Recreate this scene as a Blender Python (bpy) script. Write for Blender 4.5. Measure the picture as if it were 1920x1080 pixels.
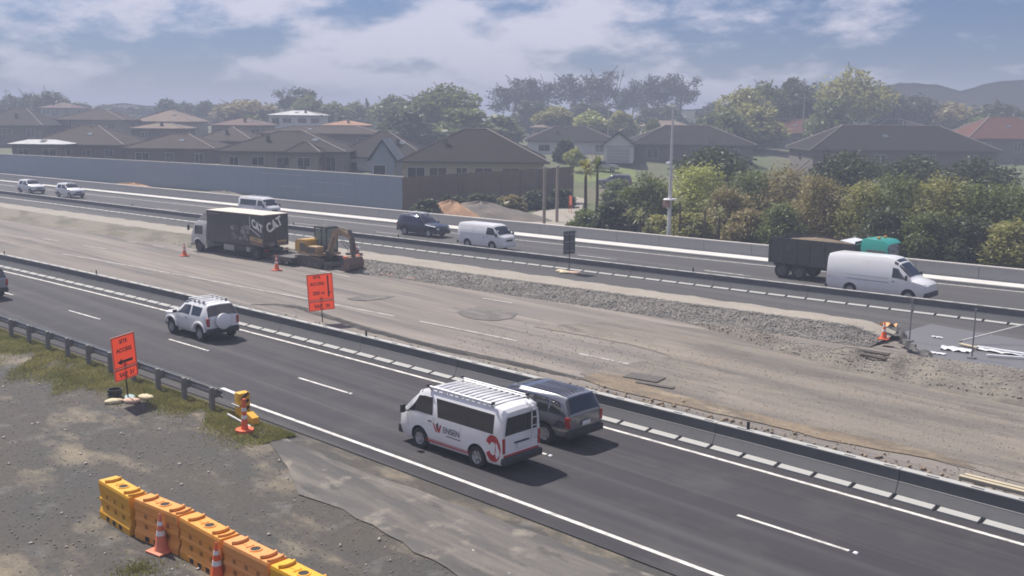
import bpy, bmesh, math, random
import numpy as np
from mathutils import Vector, Matrix

for o in list(bpy.data.objects):
    bpy.data.objects.remove(o)
SC = bpy.context.scene
COL = SC.collection
R = math.radians

# ------------------------------------------------------------------ camera
# solved from the 10 m lane dashes, the edge lines and the light pole
FPX, CX, CY = 1931.8, 960.0, 540.0
PITCH, ROLL, YAW, CAMH = R(9.603), R(0.55), R(45.579), 10.42
_fw = Vector((-math.sin(YAW)*math.cos(PITCH), math.cos(YAW)*math.cos(PITCH), -math.sin(PITCH)))
_rt = Vector((math.cos(YAW), math.sin(YAW), 0))
_up = _rt.cross(_fw)
_r2 = math.cos(ROLL)*_rt + math.sin(ROLL)*_up
_u2 = -math.sin(ROLL)*_rt + math.cos(ROLL)*_up
cam_d = bpy.data.cameras.new('camera')
cam_d.sensor_width = 36.0
cam_d.lens = FPX/1920.0*36.0
cam_d.clip_start, cam_d.clip_end = 0.1, 9000
cam = bpy.data.objects.new('camera', cam_d)
COL.objects.link(cam)
cam.matrix_world = Matrix(((_r2.x, _u2.x, -_fw.x, 0), (_r2.y, _u2.y, -_fw.y, 0),
                           (_r2.z, _u2.z, -_fw.z, CAMH), (0, 0, 0, 1)))
SC.camera = cam

# ------------------------------------------------------------------ light
SUN_ELEV = R(54.0)
SUN_DIR = Vector((-math.cos(SUN_ELEV), 0.0, math.sin(SUN_ELEV)))     # towards the sun
sun_d = bpy.data.lights.new('sun', 'SUN')
sun_d.energy, sun_d.angle, sun_d.color = 5.0, R(0.53), (1.0, 0.94, 0.86)
sun = bpy.data.objects.new('sun', sun_d)
COL.objects.link(sun)
sun.rotation_euler = SUN_DIR.to_track_quat('Z', 'Y').to_euler()
sun.location = (0, 0, 60)

world = bpy.data.worlds.new('World')
SC.world = world
world.use_nodes = True
wn, wl = world.node_tree.nodes, world.node_tree.links
wn.clear()
w_out = wn.new('ShaderNodeOutputWorld')
w_bg = wn.new('ShaderNodeBackground')
w_bg.inputs['Strength'].default_value = 0.06
sky = wn.new('ShaderNodeTexSky')
sky.sky_type = 'NISHITA'
sky.sun_disc = False
sky.sun_elevation = SUN_ELEV
sky.sun_rotation = math.atan2(SUN_DIR.x, SUN_DIR.y)
sky.altitude, sky.air_density, sky.dust_density, sky.ozone_density = 20, 1.0, 1.2, 1.6
# broken cloud: noise on a flat layer overhead, so it stretches towards the horizon
w_tc = wn.new('ShaderNodeTexCoord')
w_sep = wn.new('ShaderNodeSeparateXYZ')
wl.new(w_tc.outputs['Generated'], w_sep.inputs[0])
def wmath(op, a, b=None, clamp=False):
    n = wn.new('ShaderNodeMath'); n.operation = op; n.use_clamp = clamp
    for i, v in enumerate((a, b)):
        if v is None: continue
        if isinstance(v, (int, float)): n.inputs[i].default_value = v
        else: wl.new(v, n.inputs[i])
    return n.outputs[0]
w_z = wmath('ADD', wmath('MAXIMUM', w_sep.outputs[2], 0.0), 0.34)
w_cx = wmath('DIVIDE', w_sep.outputs[0], w_z)
w_cy = wmath('DIVIDE', w_sep.outputs[1], w_z)
w_cmb = wn.new('ShaderNodeCombineXYZ')
wl.new(w_cx, w_cmb.inputs[0]); wl.new(w_cy, w_cmb.inputs[1])
def wnoise(scale, detail, off):
    m = wn.new('ShaderNodeVectorMath'); m.operation = 'ADD'
    wl.new(w_cmb.outputs[0], m.inputs[0]); m.inputs[1].default_value = off
    n = wn.new('ShaderNodeTexNoise')
    n.inputs['Scale'].default_value, n.inputs['Detail'].default_value = scale, detail
    n.inputs['Roughness'].default_value = 0.6
    wl.new(m.outputs[0], n.inputs['Vector'])
    return n.outputs['Fac']
w_big = wnoise(1.05, 2.0, (5.3, 2.2, 0))
w_fine = wnoise(4.6, 10.0, (1.3, 0.4, 0))
w_sum = wmath('ADD', wmath('MULTIPLY', w_big, 0.62), wmath('MULTIPLY', w_fine, 0.50))
w_ramp = wn.new('ShaderNodeMapRange')
w_ramp.inputs['From Min'].default_value, w_ramp.inputs['From Max'].default_value = 0.512, 0.635
w_ramp.interpolation_type = 'SMOOTHSTEP'
wl.new(w_sum, w_ramp.inputs['Value'])
w_mix = wn.new('ShaderNodeMix'); w_mix.data_type = 'RGBA'
wl.new(wmath('MULTIPLY', w_ramp.outputs[0], 0.72), w_mix.inputs['Factor'])
w_tint = wn.new('ShaderNodeMix'); w_tint.data_type = 'RGBA'; w_tint.blend_type = 'MULTIPLY'
w_tint.inputs['Factor'].default_value = 1.0
wl.new(sky.outputs[0], w_tint.inputs['A'])
w_tint.inputs['B'].default_value = (0.37, 0.54, 0.92, 1)
wl.new(w_tint.outputs['Result'], w_mix.inputs['A'])
w_mix.inputs['B'].default_value = (11.4, 10.8, 12.0, 1)
wl.new(w_mix.outputs['Result'], w_bg.inputs['Color'])
wl.new(w_bg.outputs[0], w_out.inputs[0])

vs = SC.view_settings
vs.view_transform, vs.look, vs.exposure, vs.gamma = 'Standard', 'None', 0.47, 1.0
vs.use_curve_mapping = False
SC.render.engine = 'CYCLES'
cy = SC.cycles
cy.use_denoising = True
cy.filter_width = 1.8
try: cy.denoiser = 'OPENIMAGEDENOISE'
except Exception: pass
cy.max_bounces, cy.diffuse_bounces, cy.glossy_bounces = 5, 2, 3
cy.transmission_bounces, cy.volume_bounces, cy.transparent_max_bounces = 3, 0, 6
cy.caustics_reflective = cy.caustics_refractive = False

# ------------------------------------------------------------------ projection helpers
def ray(u, v):
    return _fw + (u-CX)/FPX*_r2 - (v-CY)/FPX*_u2
def pix(u, v, z=0.0):
    """world point on the plane z seen at photo pixel u,v"""
    d = ray(u, v); t = (z-CAMH)/d.z
    return Vector((0, 0, CAMH)) + d*t
def pixd(u, v, D):
    """world point at photo pixel u,v and depth D along the camera axis"""
    return Vector((0, 0, CAMH)) + ray(u, v)*D

class Curve:
    """y(x) of a line that runs along the motorway: a fitted parabola, straight beyond its data"""
    def __init__(self, pts, z=0.0, deg=2, dy=0.0):
        P = [pix(u, v, z) for u, v in pts]
        xs, ys = np.array([p.x for p in P]), np.array([p.y for p in P])
        self.c = np.polyfit(xs, ys, deg); self.d = np.polyder(self.c)
        self.lo, self.hi, self.dy = xs.min(), xs.max(), dy
    def __call__(self, x):
        xc = min(max(x, self.lo), self.hi)
        return float(np.polyval(self.c, xc) + np.polyval(self.d, xc)*(x-xc)) + self.dy
    def slope(self, x):
        return float(np.polyval(self.d, min(max(x, self.lo), self.hi)))
    def shift(self, dy):
        n = Curve.__new__(Curve); n.__dict__.update(self.__dict__); n.dy = self.dy+dy; return n

# near carriageway: one parabola, lines at offsets from the lane dashes
KAP, Y2 = -0.001344, 22.57
class NearCurve:
    def __init__(self, off): self.off = off
    def __call__(self, x):
        xc = max(x, -95.0)
        return Y2 + self.off + 0.5*KAP*xc*xc + KAP*xc*(x-xc)
    def slope(self, x): return KAP*max(x, -95.0)
    def shift(self, d): return NearCurve(self.off+d)
def lane_x(curve, off, u):
    """x at which a line running parallel to a curve crosses photo column u"""
    d = ray(u, 400); lo, hi = -220.0, -1.0
    for _ in range(60):
        m = (lo+hi)/2
        if (curve(m)+off)*d.x - m*d.y > 0: lo = m
        else: hi = m
    return lo
def smooth(a, b, x):
    t = min(max((x-a)/(b-a), 0.0), 1.0); return t*t*(3-2*t)

# ------------------------------------------------------------------ materials
MATS = {}
def _nodes(name):
    m = bpy.data.materials.new(name); m.use_nodes = True
    return m, m.node_tree.nodes, m.node_tree.links, m.node_tree.nodes['Principled BSDF']
def mat(name, col, rough=0.6, metal=0.0, var=0.14, scale=5.0, bump=0.0, bscale=40.0, coat=0.0, spec=None, dirt=None, dirt_amt=0.0):
    """principled material whose colour drifts with object-space noise"""
    if name in MATS: return MATS[name]
    m, n, l, b = _nodes(name)
    tc = n.new('ShaderNodeTexCoord')
    nz = n.new('ShaderNodeTexNoise'); nz.inputs['Scale'].default_value = scale; nz.inputs['Detail'].default_value = 6
    l.new(tc.outputs['Object'], nz.inputs['Vector'])
    mx = n.new('ShaderNodeMix'); mx.data_type = 'RGBA'
    mx.inputs['A'].default_value = (*[c*(1-var) for c in col], 1)
    mx.inputs['B'].default_value = (*[min(1, c*(1+var)) for c in col], 1)
    l.new(nz.outputs['Fac'], mx.inputs['Factor'])
    outc = mx.outputs['Result']
    if dirt:
        n2 = n.new('ShaderNodeTexNoise'); n2.inputs['Scale'].default_value = scale*0.45; n2.inputs['Detail'].default_value = 8
        n2.inputs['Roughness'].default_value = 0.7
        l.new(tc.outputs['Object'], n2.inputs['Vector'])
        mr = n.new('ShaderNodeMapRange'); mr.inputs['From Min'].default_value = 0.42; mr.inputs['From Max'].default_value = 0.68
        mr.inputs['To Max'].default_value = dirt_amt
        l.new(n2.outputs['Fac'], mr.inputs['Value'])
        m2 = n.new('ShaderNodeMix'); m2.data_type = 'RGBA'
        l.new(mr.outputs[0], m2.inputs['Factor']); l.new(outc, m2.inputs['A']); m2.inputs['B'].default_value = (*dirt, 1)
        outc = m2.outputs['Result']
    l.new(outc, b.inputs['Base Color'])
    b.inputs['Roughness'].default_value = rough
    b.inputs['Metallic'].default_value = metal
    b.inputs['Coat Weight'].default_value = coat
    b.inputs['Coat Roughness'].default_value = 0.08
    if spec is not None: b.inputs['Specular IOR Level'].default_value = spec
    if bump > 0:
        nb = n.new('ShaderNodeTexNoise'); nb.inputs['Scale'].default_value = bscale; nb.inputs['Detail'].default_value = 4
        l.new(tc.outputs['Object'], nb.inputs['Vector'])
        bp = n.new('ShaderNodeBump'); bp.inputs['Strength'].default_value = bump; bp.inputs['Distance'].default_value = 0.03
        l.new(nb.outputs['Fac'], bp.inputs['Height']); l.new(bp.outputs[0], b.inputs['Normal'])
    MATS[name] = m
    return m

def leafmat(name, col, col2):
    if name in MATS: return MATS[name]
    m, n, l, b = _nodes(name)
    tc = n.new('ShaderNodeTexCoord')
    nz = n.new('ShaderNodeTexNoise'); nz.inputs['Scale'].default_value = 0.9; nz.inputs['Detail'].default_value = 5
    l.new(tc.outputs['Object'], nz.inputs['Vector'])
    n2 = n.new('ShaderNodeTexNoise'); n2.inputs['Scale'].default_value = 14; n2.inputs['Detail'].default_value = 2
    l.new(tc.outputs['Object'], n2.inputs['Vector'])
    ad = n.new('ShaderNodeMath'); ad.operation = 'ADD'
    l.new(nz.outputs['Fac'], ad.inputs[0]); l.new(n2.outputs['Fac'], ad.inputs[1])
    mr = n.new('ShaderNodeMapRange'); mr.inputs['From Min'].default_value = 0.75; mr.inputs['From Max'].default_value = 1.25
    l.new(ad.outputs[0], mr.inputs['Value'])
    mx = n.new('ShaderNodeMix'); mx.data_type = 'RGBA'
    mx.inputs['A'].default_value = (*col, 1); mx.inputs['B'].default_value = (*col2, 1)
    l.new(mr.outputs[0], mx.inputs['Factor'])
    l.new(mx.outputs['Result'], b.inputs['Base Color'])
    b.inputs['Roughness'].default_value = 0.55
    tr = n.new('ShaderNodeBsdfTranslucent'); l.new(mx.outputs['Result'], tr.inputs['Color'])
    ms = n.new('ShaderNodeMixShader'); ms.inputs[0].default_value = 0.42
    l.new(b.outputs[0], ms.inputs[1]); l.new(tr.outputs[0], ms.inputs[2])
    l.new(ms.outputs[0], n['Material Output'].inputs['Surface'])
    MATS[name] = m
    return m

def groundmat(name, layers, rough=0.9, bump=0.25, bscale=18, streak=None, spec=0.25):
    """layers: (colour, noise scale xyz, from, to, amount) painted over the first colour.
    Wear and dirt keep shapes of their own; streaks run along the road."""
    if name in MATS: return MATS[name]
    m, n, l, b = _nodes(name)
    geo = n.new('ShaderNodeNewGeometry')
    cur = None
    for i, (c, sc_, f0, f1, amt) in enumerate(layers):
        if cur is None:
            rgb = n.new('ShaderNodeRGB'); rgb.outputs[0].default_value = (*c, 1); cur = rgb.outputs[0]; continue
        mp = n.new('ShaderNodeMapping'); mp.inputs['Scale'].default_value = sc_
        mp.inputs['Location'].default_value = (i*13.7, i*5.1, 0); mp.inputs['Rotation'].default_value = (0, 0, R(-4))
        l.new(geo.outputs['Position'], mp.inputs['Vector'])
        nz = n.new('ShaderNodeTexNoise'); nz.inputs['Scale'].default_value = 1.0; nz.inputs['Detail'].default_value = 9
        nz.inputs['Roughness'].default_value = 0.62
        l.new(mp.outputs[0], nz.inputs['Vector'])
        mr = n.new('ShaderNodeMapRange'); mr.inputs['From Min'].default_value, mr.inputs['From Max'].default_value = f0, f1
        mr.inputs['To Max'].default_value = amt
        l.new(nz.outputs['Fac'], mr.inputs['Value'])
        mx = n.new('ShaderNodeMix'); mx.data_type = 'RGBA'
        l.new(mr.outputs[0], mx.inputs['Factor']); l.new(cur, mx.inputs['A']); mx.inputs['B'].default_value = (*c, 1)
        cur = mx.outputs['Result']
    # fine aggregate speckle
    sp = n.new('ShaderNodeTexNoise'); sp.inputs['Scale'].default_value = bscale; sp.inputs['Detail'].default_value = 5
    sp.inputs['Roughness'].default_value = 0.8
    l.new(geo.outputs['Position'], sp.inputs['Vector'])
    mr = n.new('ShaderNodeMapRange'); mr.inputs['From Min'].default_value, mr.inputs['From Max'].default_value = 0.25, 0.75
    mr.inputs['To Min'].default_value, mr.inputs['To Max'].default_value = 0.68, 1.32
    l.new(sp.outputs['Fac'], mr.inputs['Value'])
    mu = n.new('ShaderNodeMix'); mu.data_type = 'RGBA'; mu.blend_type = 'MULTIPLY'; mu.inputs['Factor'].default_value = 1
    l.new(cur, mu.inputs['A'])
    cc = n.new('ShaderNodeCombineColor')
    for k in range(3): l.new(mr.outputs[0], cc.inputs[k])
    l.new(cc.outputs[0], mu.inputs['B'])
    l.new(mu.outputs['Result'], b.inputs['Base Color'])
    b.inputs['Roughness'].default_value = rough
    b.inputs['Specular IOR Level'].default_value = spec
    bp = n.new('ShaderNodeBump'); bp.inputs['Strength'].default_value = bump; bp.inputs['Distance'].default_value = 0.03
    l.new(sp.outputs['Fac'], bp.inputs['Height']); l.new(bp.outputs[0], b.inputs['Normal'])
    MATS[name] = m
    return m

# ------------------------------------------------------------------ mesh builder
class MB:
    def __init__(self): self.v, self.f, self.smooth = [], [], False
    def add(self, vs, fs):
        o = len(self.v); self.v += [tuple(p) for p in vs]; self.f += [tuple(i+o for i in f) for f in fs]; return self
    def box(self, c, s, rot=None, taper=1.0):
        hx, hy, hz = s[0]/2, s[1]/2, s[2]/2
        P = [Vector((sx*hx*(taper if sz > 0 else 1), sy*hy*(taper if sz > 0 else 1), sz*hz)) for sz in (-1, 1) for sx, sy in ((-1, -1), (1, -1), (1, 1), (-1, 1))]
        if rot is not None: P = [rot @ p for p in P]
        c = Vector(c)
        return self.add([p+c for p in P], [(3, 2, 1, 0), (4, 5, 6, 7), (0, 1, 5, 4), (1, 2, 6, 5), (2, 3, 7, 6), (3, 0, 4, 7)])
    def rbox(self, c, s, bev=0.03, rot=None):
        """box with chamfered edges"""
        bm = bmesh.new(); bmesh.ops.create_cube(bm, size=1.0)
        for v in bm.verts: v.co = Vector((v.co.x*s[0], v.co.y*s[1], v.co.z*s[2]))
        bmesh.ops.bevel(bm, geom=bm.edges[:], offset=min(bev, min(s)*0.45), segments=2, profile=0.6, affect='EDGES')
        bm.verts.index_update(); c = Vector(c)
        self.add([((rot @ v.co) if rot is not None else v.co)+c for v in bm.verts], [[v.index for v in f.verts] for f in bm.faces])
        bm.free(); return self
    def cyl(self, p0, p1, r0, r1=None, n=12, caps=True):
        r1 = r0 if r1 is None else r1
        p0, p1 = Vector(p0), Vector(p1); d = (p1-p0).normalized()
        a = d.orthogonal().normalized(); b = d.cross(a)
        V = []
        for p, r in ((p0, r0), (p1, r1)):
            V += [p + r*(math.cos(2*math.pi*i/n)*a + math.sin(2*math.pi*i/n)*b) for i in range(n)]
        F = [(i, (i+1) % n, n+(i+1) % n, n+i) for i in range(n)]
        if caps: F += [tuple(range(n-1, -1, -1)), tuple(range(n, 2*n))]
        return self.add(V, F)
    def tube(self, pts, rad, n=8):
        pts = [Vector(p) for p in pts]
        rad = rad if isinstance(rad, (list, tuple)) else [rad]*len(pts)
        V, F = [], []
        for i, p in enumerate(pts):
            d = (pts[min(i+1, len(pts)-1)]-pts[max(i-1, 0)]).normalized()
            ref = Vector((0, 0, 1)) if abs(d.z) < 0.95 else Vector((1, 0, 0))
            a = d.cross(ref).normalized(); b = a.cross(d)
            V += [p + rad[i]*(math.cos(2*math.pi*k/n)*a + math.sin(2*math.pi*k/n)*b) for k in range(n)]
        for i in range(len(pts)-1):
            F += [(i*n+k, i*n+(k+1) % n, (i+1)*n+(k+1) % n, (i+1)*n+k) for k in range(n)]
        m = (len(pts)-1)*n
        F += [tuple(range(n-1, -1, -1)), tuple(range(m, m+n))]
        return self.add(V, F)
    def lathe(self, prof, n=20, c=(0, 0, 0), axis='Z', caps=True, ring=False):
        V, F = [], []
        for r, h in prof:
            for k in range(n):
                a = 2*math.pi*k/n
                p = (r*math.cos(a), r*math.sin(a), h)
                if axis == 'Y': p = (p[0], p[2], p[1])
                V.append((p[0]+c[0], p[1]+c[1], p[2]+c[2]))
        for i in range(len(prof)-1):
            F += [(i*n+k, i*n+(k+1) % n, (i+1)*n+(k+1) % n, (i+1)*n+k) for k in range(n)]
        m = (len(prof)-1)*n
        if ring: F += [(m+k, m+(k+1) % n, (k+1) % n, k) for k in range(n)]
        elif caps: F += [tuple(range(n-1, -1, -1)), tuple(range(m, m+n))]
        return self.add(V, F)
    def prism(self, poly, y0, y1, plane='XZ'):
        """extrude a 2-D polygon; XZ polygons run along Y, YZ along X, XY along Z"""
        def P(a, b, t): return {'XZ': (a, t, b), 'YZ': (t, a, b), 'XY': (a, b, t)}[plane]
        n = len(poly)
        V = [P(a, b, y0) for a, b in poly]+[P(a, b, y1) for a, b in poly]
        F = [tuple(range(n-1, -1, -1)), tuple(range(n, 2*n))]+[(i, (i+1) % n, n+(i+1) % n, n+i) for i in range(n)]
        return self.add(V, F)
    def build(self, name, m, parent=None, smooth=False, angle=40):
        me = bpy.data.meshes.new(name)
        me.from_pydata([tuple(p) for p in self.v], [], self.f)
        me.update()
        return mkobj(name, me, m, parent, smooth, angle)

def fixnormals(me):
    bm = bmesh.new(); bm.from_mesh(me)
    bmesh.ops.recalc_face_normals(bm, faces=bm.faces[:])
    bm.to_mesh(me); bm.free()
def mkobj(name, me, m, parent=None, smooth=False, angle=40, fix=True):
    if fix: fixnormals(me)
    if m is not None and len(me.materials) == 0: me.materials.append(m)
    if smooth:
        me.polygons.foreach_set('use_smooth', [True]*len(me.polygons))
        me.set_sharp_from_angle(angle=R(angle))
    o = bpy.data.objects.new(name, me)
    COL.objects.link(o)
    if parent is not None: o.parent = parent
    return o
def tag(o, label=None, cat=None, group=None, kind=None):
    if label: o['label'] = label
    if cat: o['category'] = cat
    if group: o['group'] = group
    if kind: o['kind'] = kind
    return o
def thing(name, label, cat, loc=(0, 0, 0), rz=0.0, group=None):
    o = bpy.data.objects.new(name, None); o.empty_display_size = 0.3
    COL.objects.link(o); o.location = loc; o.rotation_euler = (0, 0, rz)
    return tag(o, label, cat, group)
def copy_tree(o, parent=None):
    c = o.copy(); COL.objects.link(c)
    if parent is not None: c.parent = parent
    for ch in list(o.children): copy_tree(ch, c)
    return c
def npmesh(name, V, F):
    """fast mesh from numpy arrays; F is (n,k)"""
    me = bpy.data.meshes.new(name)
    k = F.shape[1]
    me.vertices.add(len(V)); me.vertices.foreach_set('co', V.astype(np.float32).ravel())
    me.loops.add(F.size); me.loops.foreach_set('vertex_index', F.astype(np.int32).ravel())
    me.polygons.add(len(F)); me.polygons.foreach_set('loop_start', np.arange(0, F.size, k, dtype=np.int32))
    try: me.polygons.foreach_set('loop_total', np.full(len(F), k, dtype=np.int32))
    except Exception: pass
    me.update(calc_edges=True); me.validate()
    return me
def text_mesh(name, s, size, m, parent, origin, right, upv, depth=0.004, align='LEFT', squeeze=1.0, bold=0.0):
    """flat lettering standing on a surface: origin, reading direction, up direction"""
    cu = bpy.data.curves.new(name, 'FONT'); cu.body = s; cu.size = size; cu.extrude = depth; cu.align_x = align; cu.offset = bold
    t = bpy.data.objects.new(name, cu); COL.objects.link(t)
    dg = bpy.context.evaluated_depsgraph_get()
    me = bpy.data.meshes.new_from_object(t.evaluated_get(dg))
    bpy.data.objects.remove(t); bpy.data.curves.remove(cu)
    r, u = Vector(right).normalized(), Vector(upv).normalized(); nrm = r.cross(u); o3 = Vector(origin)
    for v in me.vertices: v.co = o3 + r*v.co.x*squeeze + u*v.co.y + nrm*v.co.z
    me.materials.clear()
    return mkobj(name, me, m, parent, fix=False)
# ------------------------------------------------------------------ longitudinal lines of the place
C_DASH = NearCurve(0.0)
C_EDGE_L = NearCurve(-3.46)
C_EDGE_R = NearCurve(3.49)
C_BAR = NearCurve(4.02)                                   # toe of the near barrier
C_FBAR = Curve([(160, 391.5), (360, 416), (700, 461), (1080, 508), (1400, 548), (1600, 573), (1750, 591), (1920, 613)])
C_FDASH = Curve([(520, 415), (650, 427), (1080, 478), (1157, 487), (1325, 506), (1418, 518)])
C_FEDGE = Curve([(160, 363), (480, 398), (1080, 460), (1400, 494), (1774, 533), (1920, 547)])
C_KERB = Curve([(160, 358), (480, 391), (740, 418.5), (1080, 457), (1395, 490), (1780, 529), (1920, 543)])
C_WALL = Curve([(160, 353.5), (450, 381), (740, 410), (1080, 449), (1395, 479.5), (1780, 518), (1920, 531)], z=0.12)
C_NOISE = Curve([(160, 346), (480, 371), (750, 397)])
C_WLINE = Curve([(153, 482.5), (340, 516), (570, 560), (615, 569), (767, 599), (820, 608), (962, 639), (1214, 690)])
C_FOOT = Curve([(160, 432), (360, 470), (700, 510), (875, 540), (1025, 560), (1175, 582), (1380, 610), (1549, 642), (1662, 655)], deg=2)
C_CREST = Curve([(110, 405), (275, 428), (360, 441), (700, 487), (875, 515), (1025, 532), (1175, 552), (1380, 583), (1521, 603), (1648, 612)], z=0.6)
C_BACK = Curve([(110, 396), (275, 414), (360, 425), (700, 477), (1175, 537), (1380, 567.5), (1648, 601)], z=0.6)

def ground_z(x, y):
    t = y - C_WALL(x)
    if t <= 2: return -0.06
    a = 0.25 + 2.15*smooth(-98, -122, x)
    z = -0.06 + a*smooth(3, 16, t) + 0.014*max(0.0, min(t, 260)-28)
    return z

# ------------------------------------------------------------------ ground materials
m_asphalt = groundmat('road_asphalt', [((0.045, 0.0435, 0.0475), None, 0, 0, 0),
    ((0.086, 0.083, 0.083), (0.010, 1.0, 1), 0.45, 0.60, 0.8), ((0.036, 0.034, 0.038), (0.010, 0.62, 1), 0.50, 0.60, 0.75), ((0.072, 0.069, 0.067), (0.6, 0.6, 1), 0.52, 0.7, 0.5), ((0.045, 0.043, 0.046), (0.25, 0.5, 1), 0.62, 0.72, 0.5),
    ((0.125, 0.120, 0.115), (0.35, 0.35, 1), 0.55, 0.8, 0.35)], rough=0.85, bump=0.3, bscale=34)
m_fasphalt = groundmat('far_road_asphalt', [((0.070, 0.068, 0.069), None, 0, 0, 0),
    ((0.13, 0.125, 0.12), (0.015, 0.8, 1), 0.48, 0.7, 0.5), ((0.06, 0.06, 0.062), (0.02, 0.5, 1), 0.52, 0.66, 0.5)], rough=0.85, bscale=25)
m_work = groundmat('dusty_pavement', [((0.20, 0.178, 0.158), None, 0, 0, 0),
    ((0.105, 0.098, 0.094), (0.03, 0.55, 1), 0.46, 0.60, 0.75), ((0.30, 0.262, 0.225), (0.03, 0.6, 1), 0.50, 0.64, 0.75), ((0.12, 0.11, 0.105), (0.02, 2.2, 1), 0.52, 0.62, 0.6),
    ((0.085, 0.080, 0.078), (0.22, 0.7, 1), 0.60, 0.72, 0.6), ((0.27, 0.225, 0.18), (0.12, 0.25, 1), 0.55, 0.75, 0.5),
    ((0.34, 0.30, 0.26), (0.6, 2.2, 1), 0.66, 0.74, 0.4)], bscale=14, bump=0.4)
m_dirt = groundmat('pale_dirt', [((0.205, 0.18, 0.152), None, 0, 0, 0),
    ((0.13, 0.118, 0.105), (0.06, 0.5, 1), 0.44, 0.58, 0.85), ((0.12, 0.108, 0.096), (0.03, 1.8, 1), 0.54, 0.62, 0.6), ((0.31, 0.27, 0.215), (0.1, 0.3, 1), 0.52, 0.7, 0.7),
    ((0.10, 0.088, 0.078), (0.25, 1.1, 1), 0.56, 0.66, 0.8), ((0.25, 0.19, 0.125), (0.3, 0.5, 1), 0.58, 0.72, 0.5)], bscale=9, bump=0.7)
m_edgedirt = groundmat('loose_dark_dirt', [((0.15, 0.135, 0.12), None, 0, 0, 0),
    ((0.25, 0.20, 0.15), (0.2, 0.9, 1), 0.48, 0.66, 0.7), ((0.085, 0.078, 0.072), (0.3, 1.2, 1), 0.52, 0.68, 0.7)], bscale=8, bump=0.8)
m_lot = groundmat('gravel_lot', [((0.082, 0.074, 0.064), None, 0, 0, 0),
    ((0.070, 0.068, 0.064), (0.16, 0.3, 1), 0.44, 0.58, 0.85), ((0.25, 0.21, 0.15), (0.3, 0.55, 1), 0.53, 0.68, 0.8),
    ((0.20, 0.195, 0.185), (0.9, 0.9, 1), 0.57, 0.72, 0.55), ((0.07, 0.07, 0.068), (0.12, 0.7, 1), 0.60, 0.70, 0.6)], bscale=11, bump=0.9)
m_apron = groundmat('old_seal', [((0.125, 0.117, 0.109), None, 0, 0, 0),
    ((0.075, 0.072, 0.070), (0.10, 0.5, 1), 0.45, 0.58, 0.8), ((0.19, 0.17, 0.145), (0.10, 0.9, 1), 0.50, 0.60, 0.85), ((0.26, 0.23, 0.19), (0.8, 0.8, 1), 0.56, 0.66, 0.75), ((0.06, 0.058, 0.056), (0.5, 1.2, 1), 0.58, 0.66, 0.7)], bscale=26, bump=0.3)
m_berm = groundmat('gravel_bank', [((0.18, 0.168, 0.153), None, 0, 0, 0),
    ((0.20, 0.185, 0.165), (0.6, 0.6, 1), 0.48, 0.66, 0.7), ((0.085, 0.083, 0.08), (2.5, 2.5, 1), 0.5, 0.62, 0.7)], bscale=7, bump=1.0)
m_bermtop = groundmat('compacted_clay', [((0.30, 0.272, 0.232), None, 0, 0, 0),
    ((0.25, 0.22, 0.18), (0.3, 0.6, 1), 0.5, 0.66, 0.7), ((0.40, 0.37, 0.32), (0.8, 0.8, 1), 0.56, 0.72, 0.6)], bscale=10, bump=0.5)
m_heap = groundmat('gravel_heap', [((0.185, 0.165, 0.138), None, 0, 0, 0),
    ((0.115, 0.105, 0.09), (0.5, 0.8, 1), 0.46, 0.62, 0.75), ((0.25, 0.22, 0.18), (0.8, 0.8, 1), 0.55, 0.70, 0.6)], bscale=7, bump=1.0)
m_land = groundmat('suburb_land', [((0.10, 0.115, 0.055), None, 0, 0, 0),
    ((0.14, 0.12, 0.085), (0.05, 0.05, 1), 0.48, 0.6, 0.8), ((0.07, 0.09, 0.035), (0.15, 0.15, 1), 0.5, 0.65, 0.7)], bscale=3)
m_claypile = groundmat('orange_clay', [((0.36, 0.22, 0.13), None, 0, 0, 0),
    ((0.26, 0.16, 0.10), (0.8, 0.8, 1), 0.46, 0.64, 0.7)], bscale=6, bump=0.8)
m_line = mat('road_paint', (0.68, 0.66, 0.62), 0.7, var=0.15, scale=6, dirt=(0.22, 0.21, 0.20), dirt_amt=0.85)
m_oldline = mat('worn_paint', (0.55, 0.53, 0.50), 0.8, var=0.15, scale=3, dirt=(0.22, 0.20, 0.18), dirt_amt=0.9)
m_conc = mat('barrier_concrete', (0.15, 0.15, 0.152), 0.85, var=0.12, scale=1.6, bump=0.15, bscale=22, dirt=(0.11, 0.108, 0.105), dirt_amt=0.5)
m_concl = mat('pale_concrete', (0.58, 0.57, 0.54), 0.85, var=0.10, scale=1.1, bump=0.12, bscale=20, dirt=(0.38, 0.36, 0.33), dirt_amt=0.5)
m_wallc = mat('grey_panel_concrete', (0.30, 0.30, 0.30), 0.85, var=0.10, scale=0.7, bump=0.1, bscale=14, dirt=(0.2, 0.2, 0.2), dirt_amt=0.5)
m_cap = mat('capping_concrete', (0.66, 0.62, 0.57), 0.85, var=0.08, scale=1.0)

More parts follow.
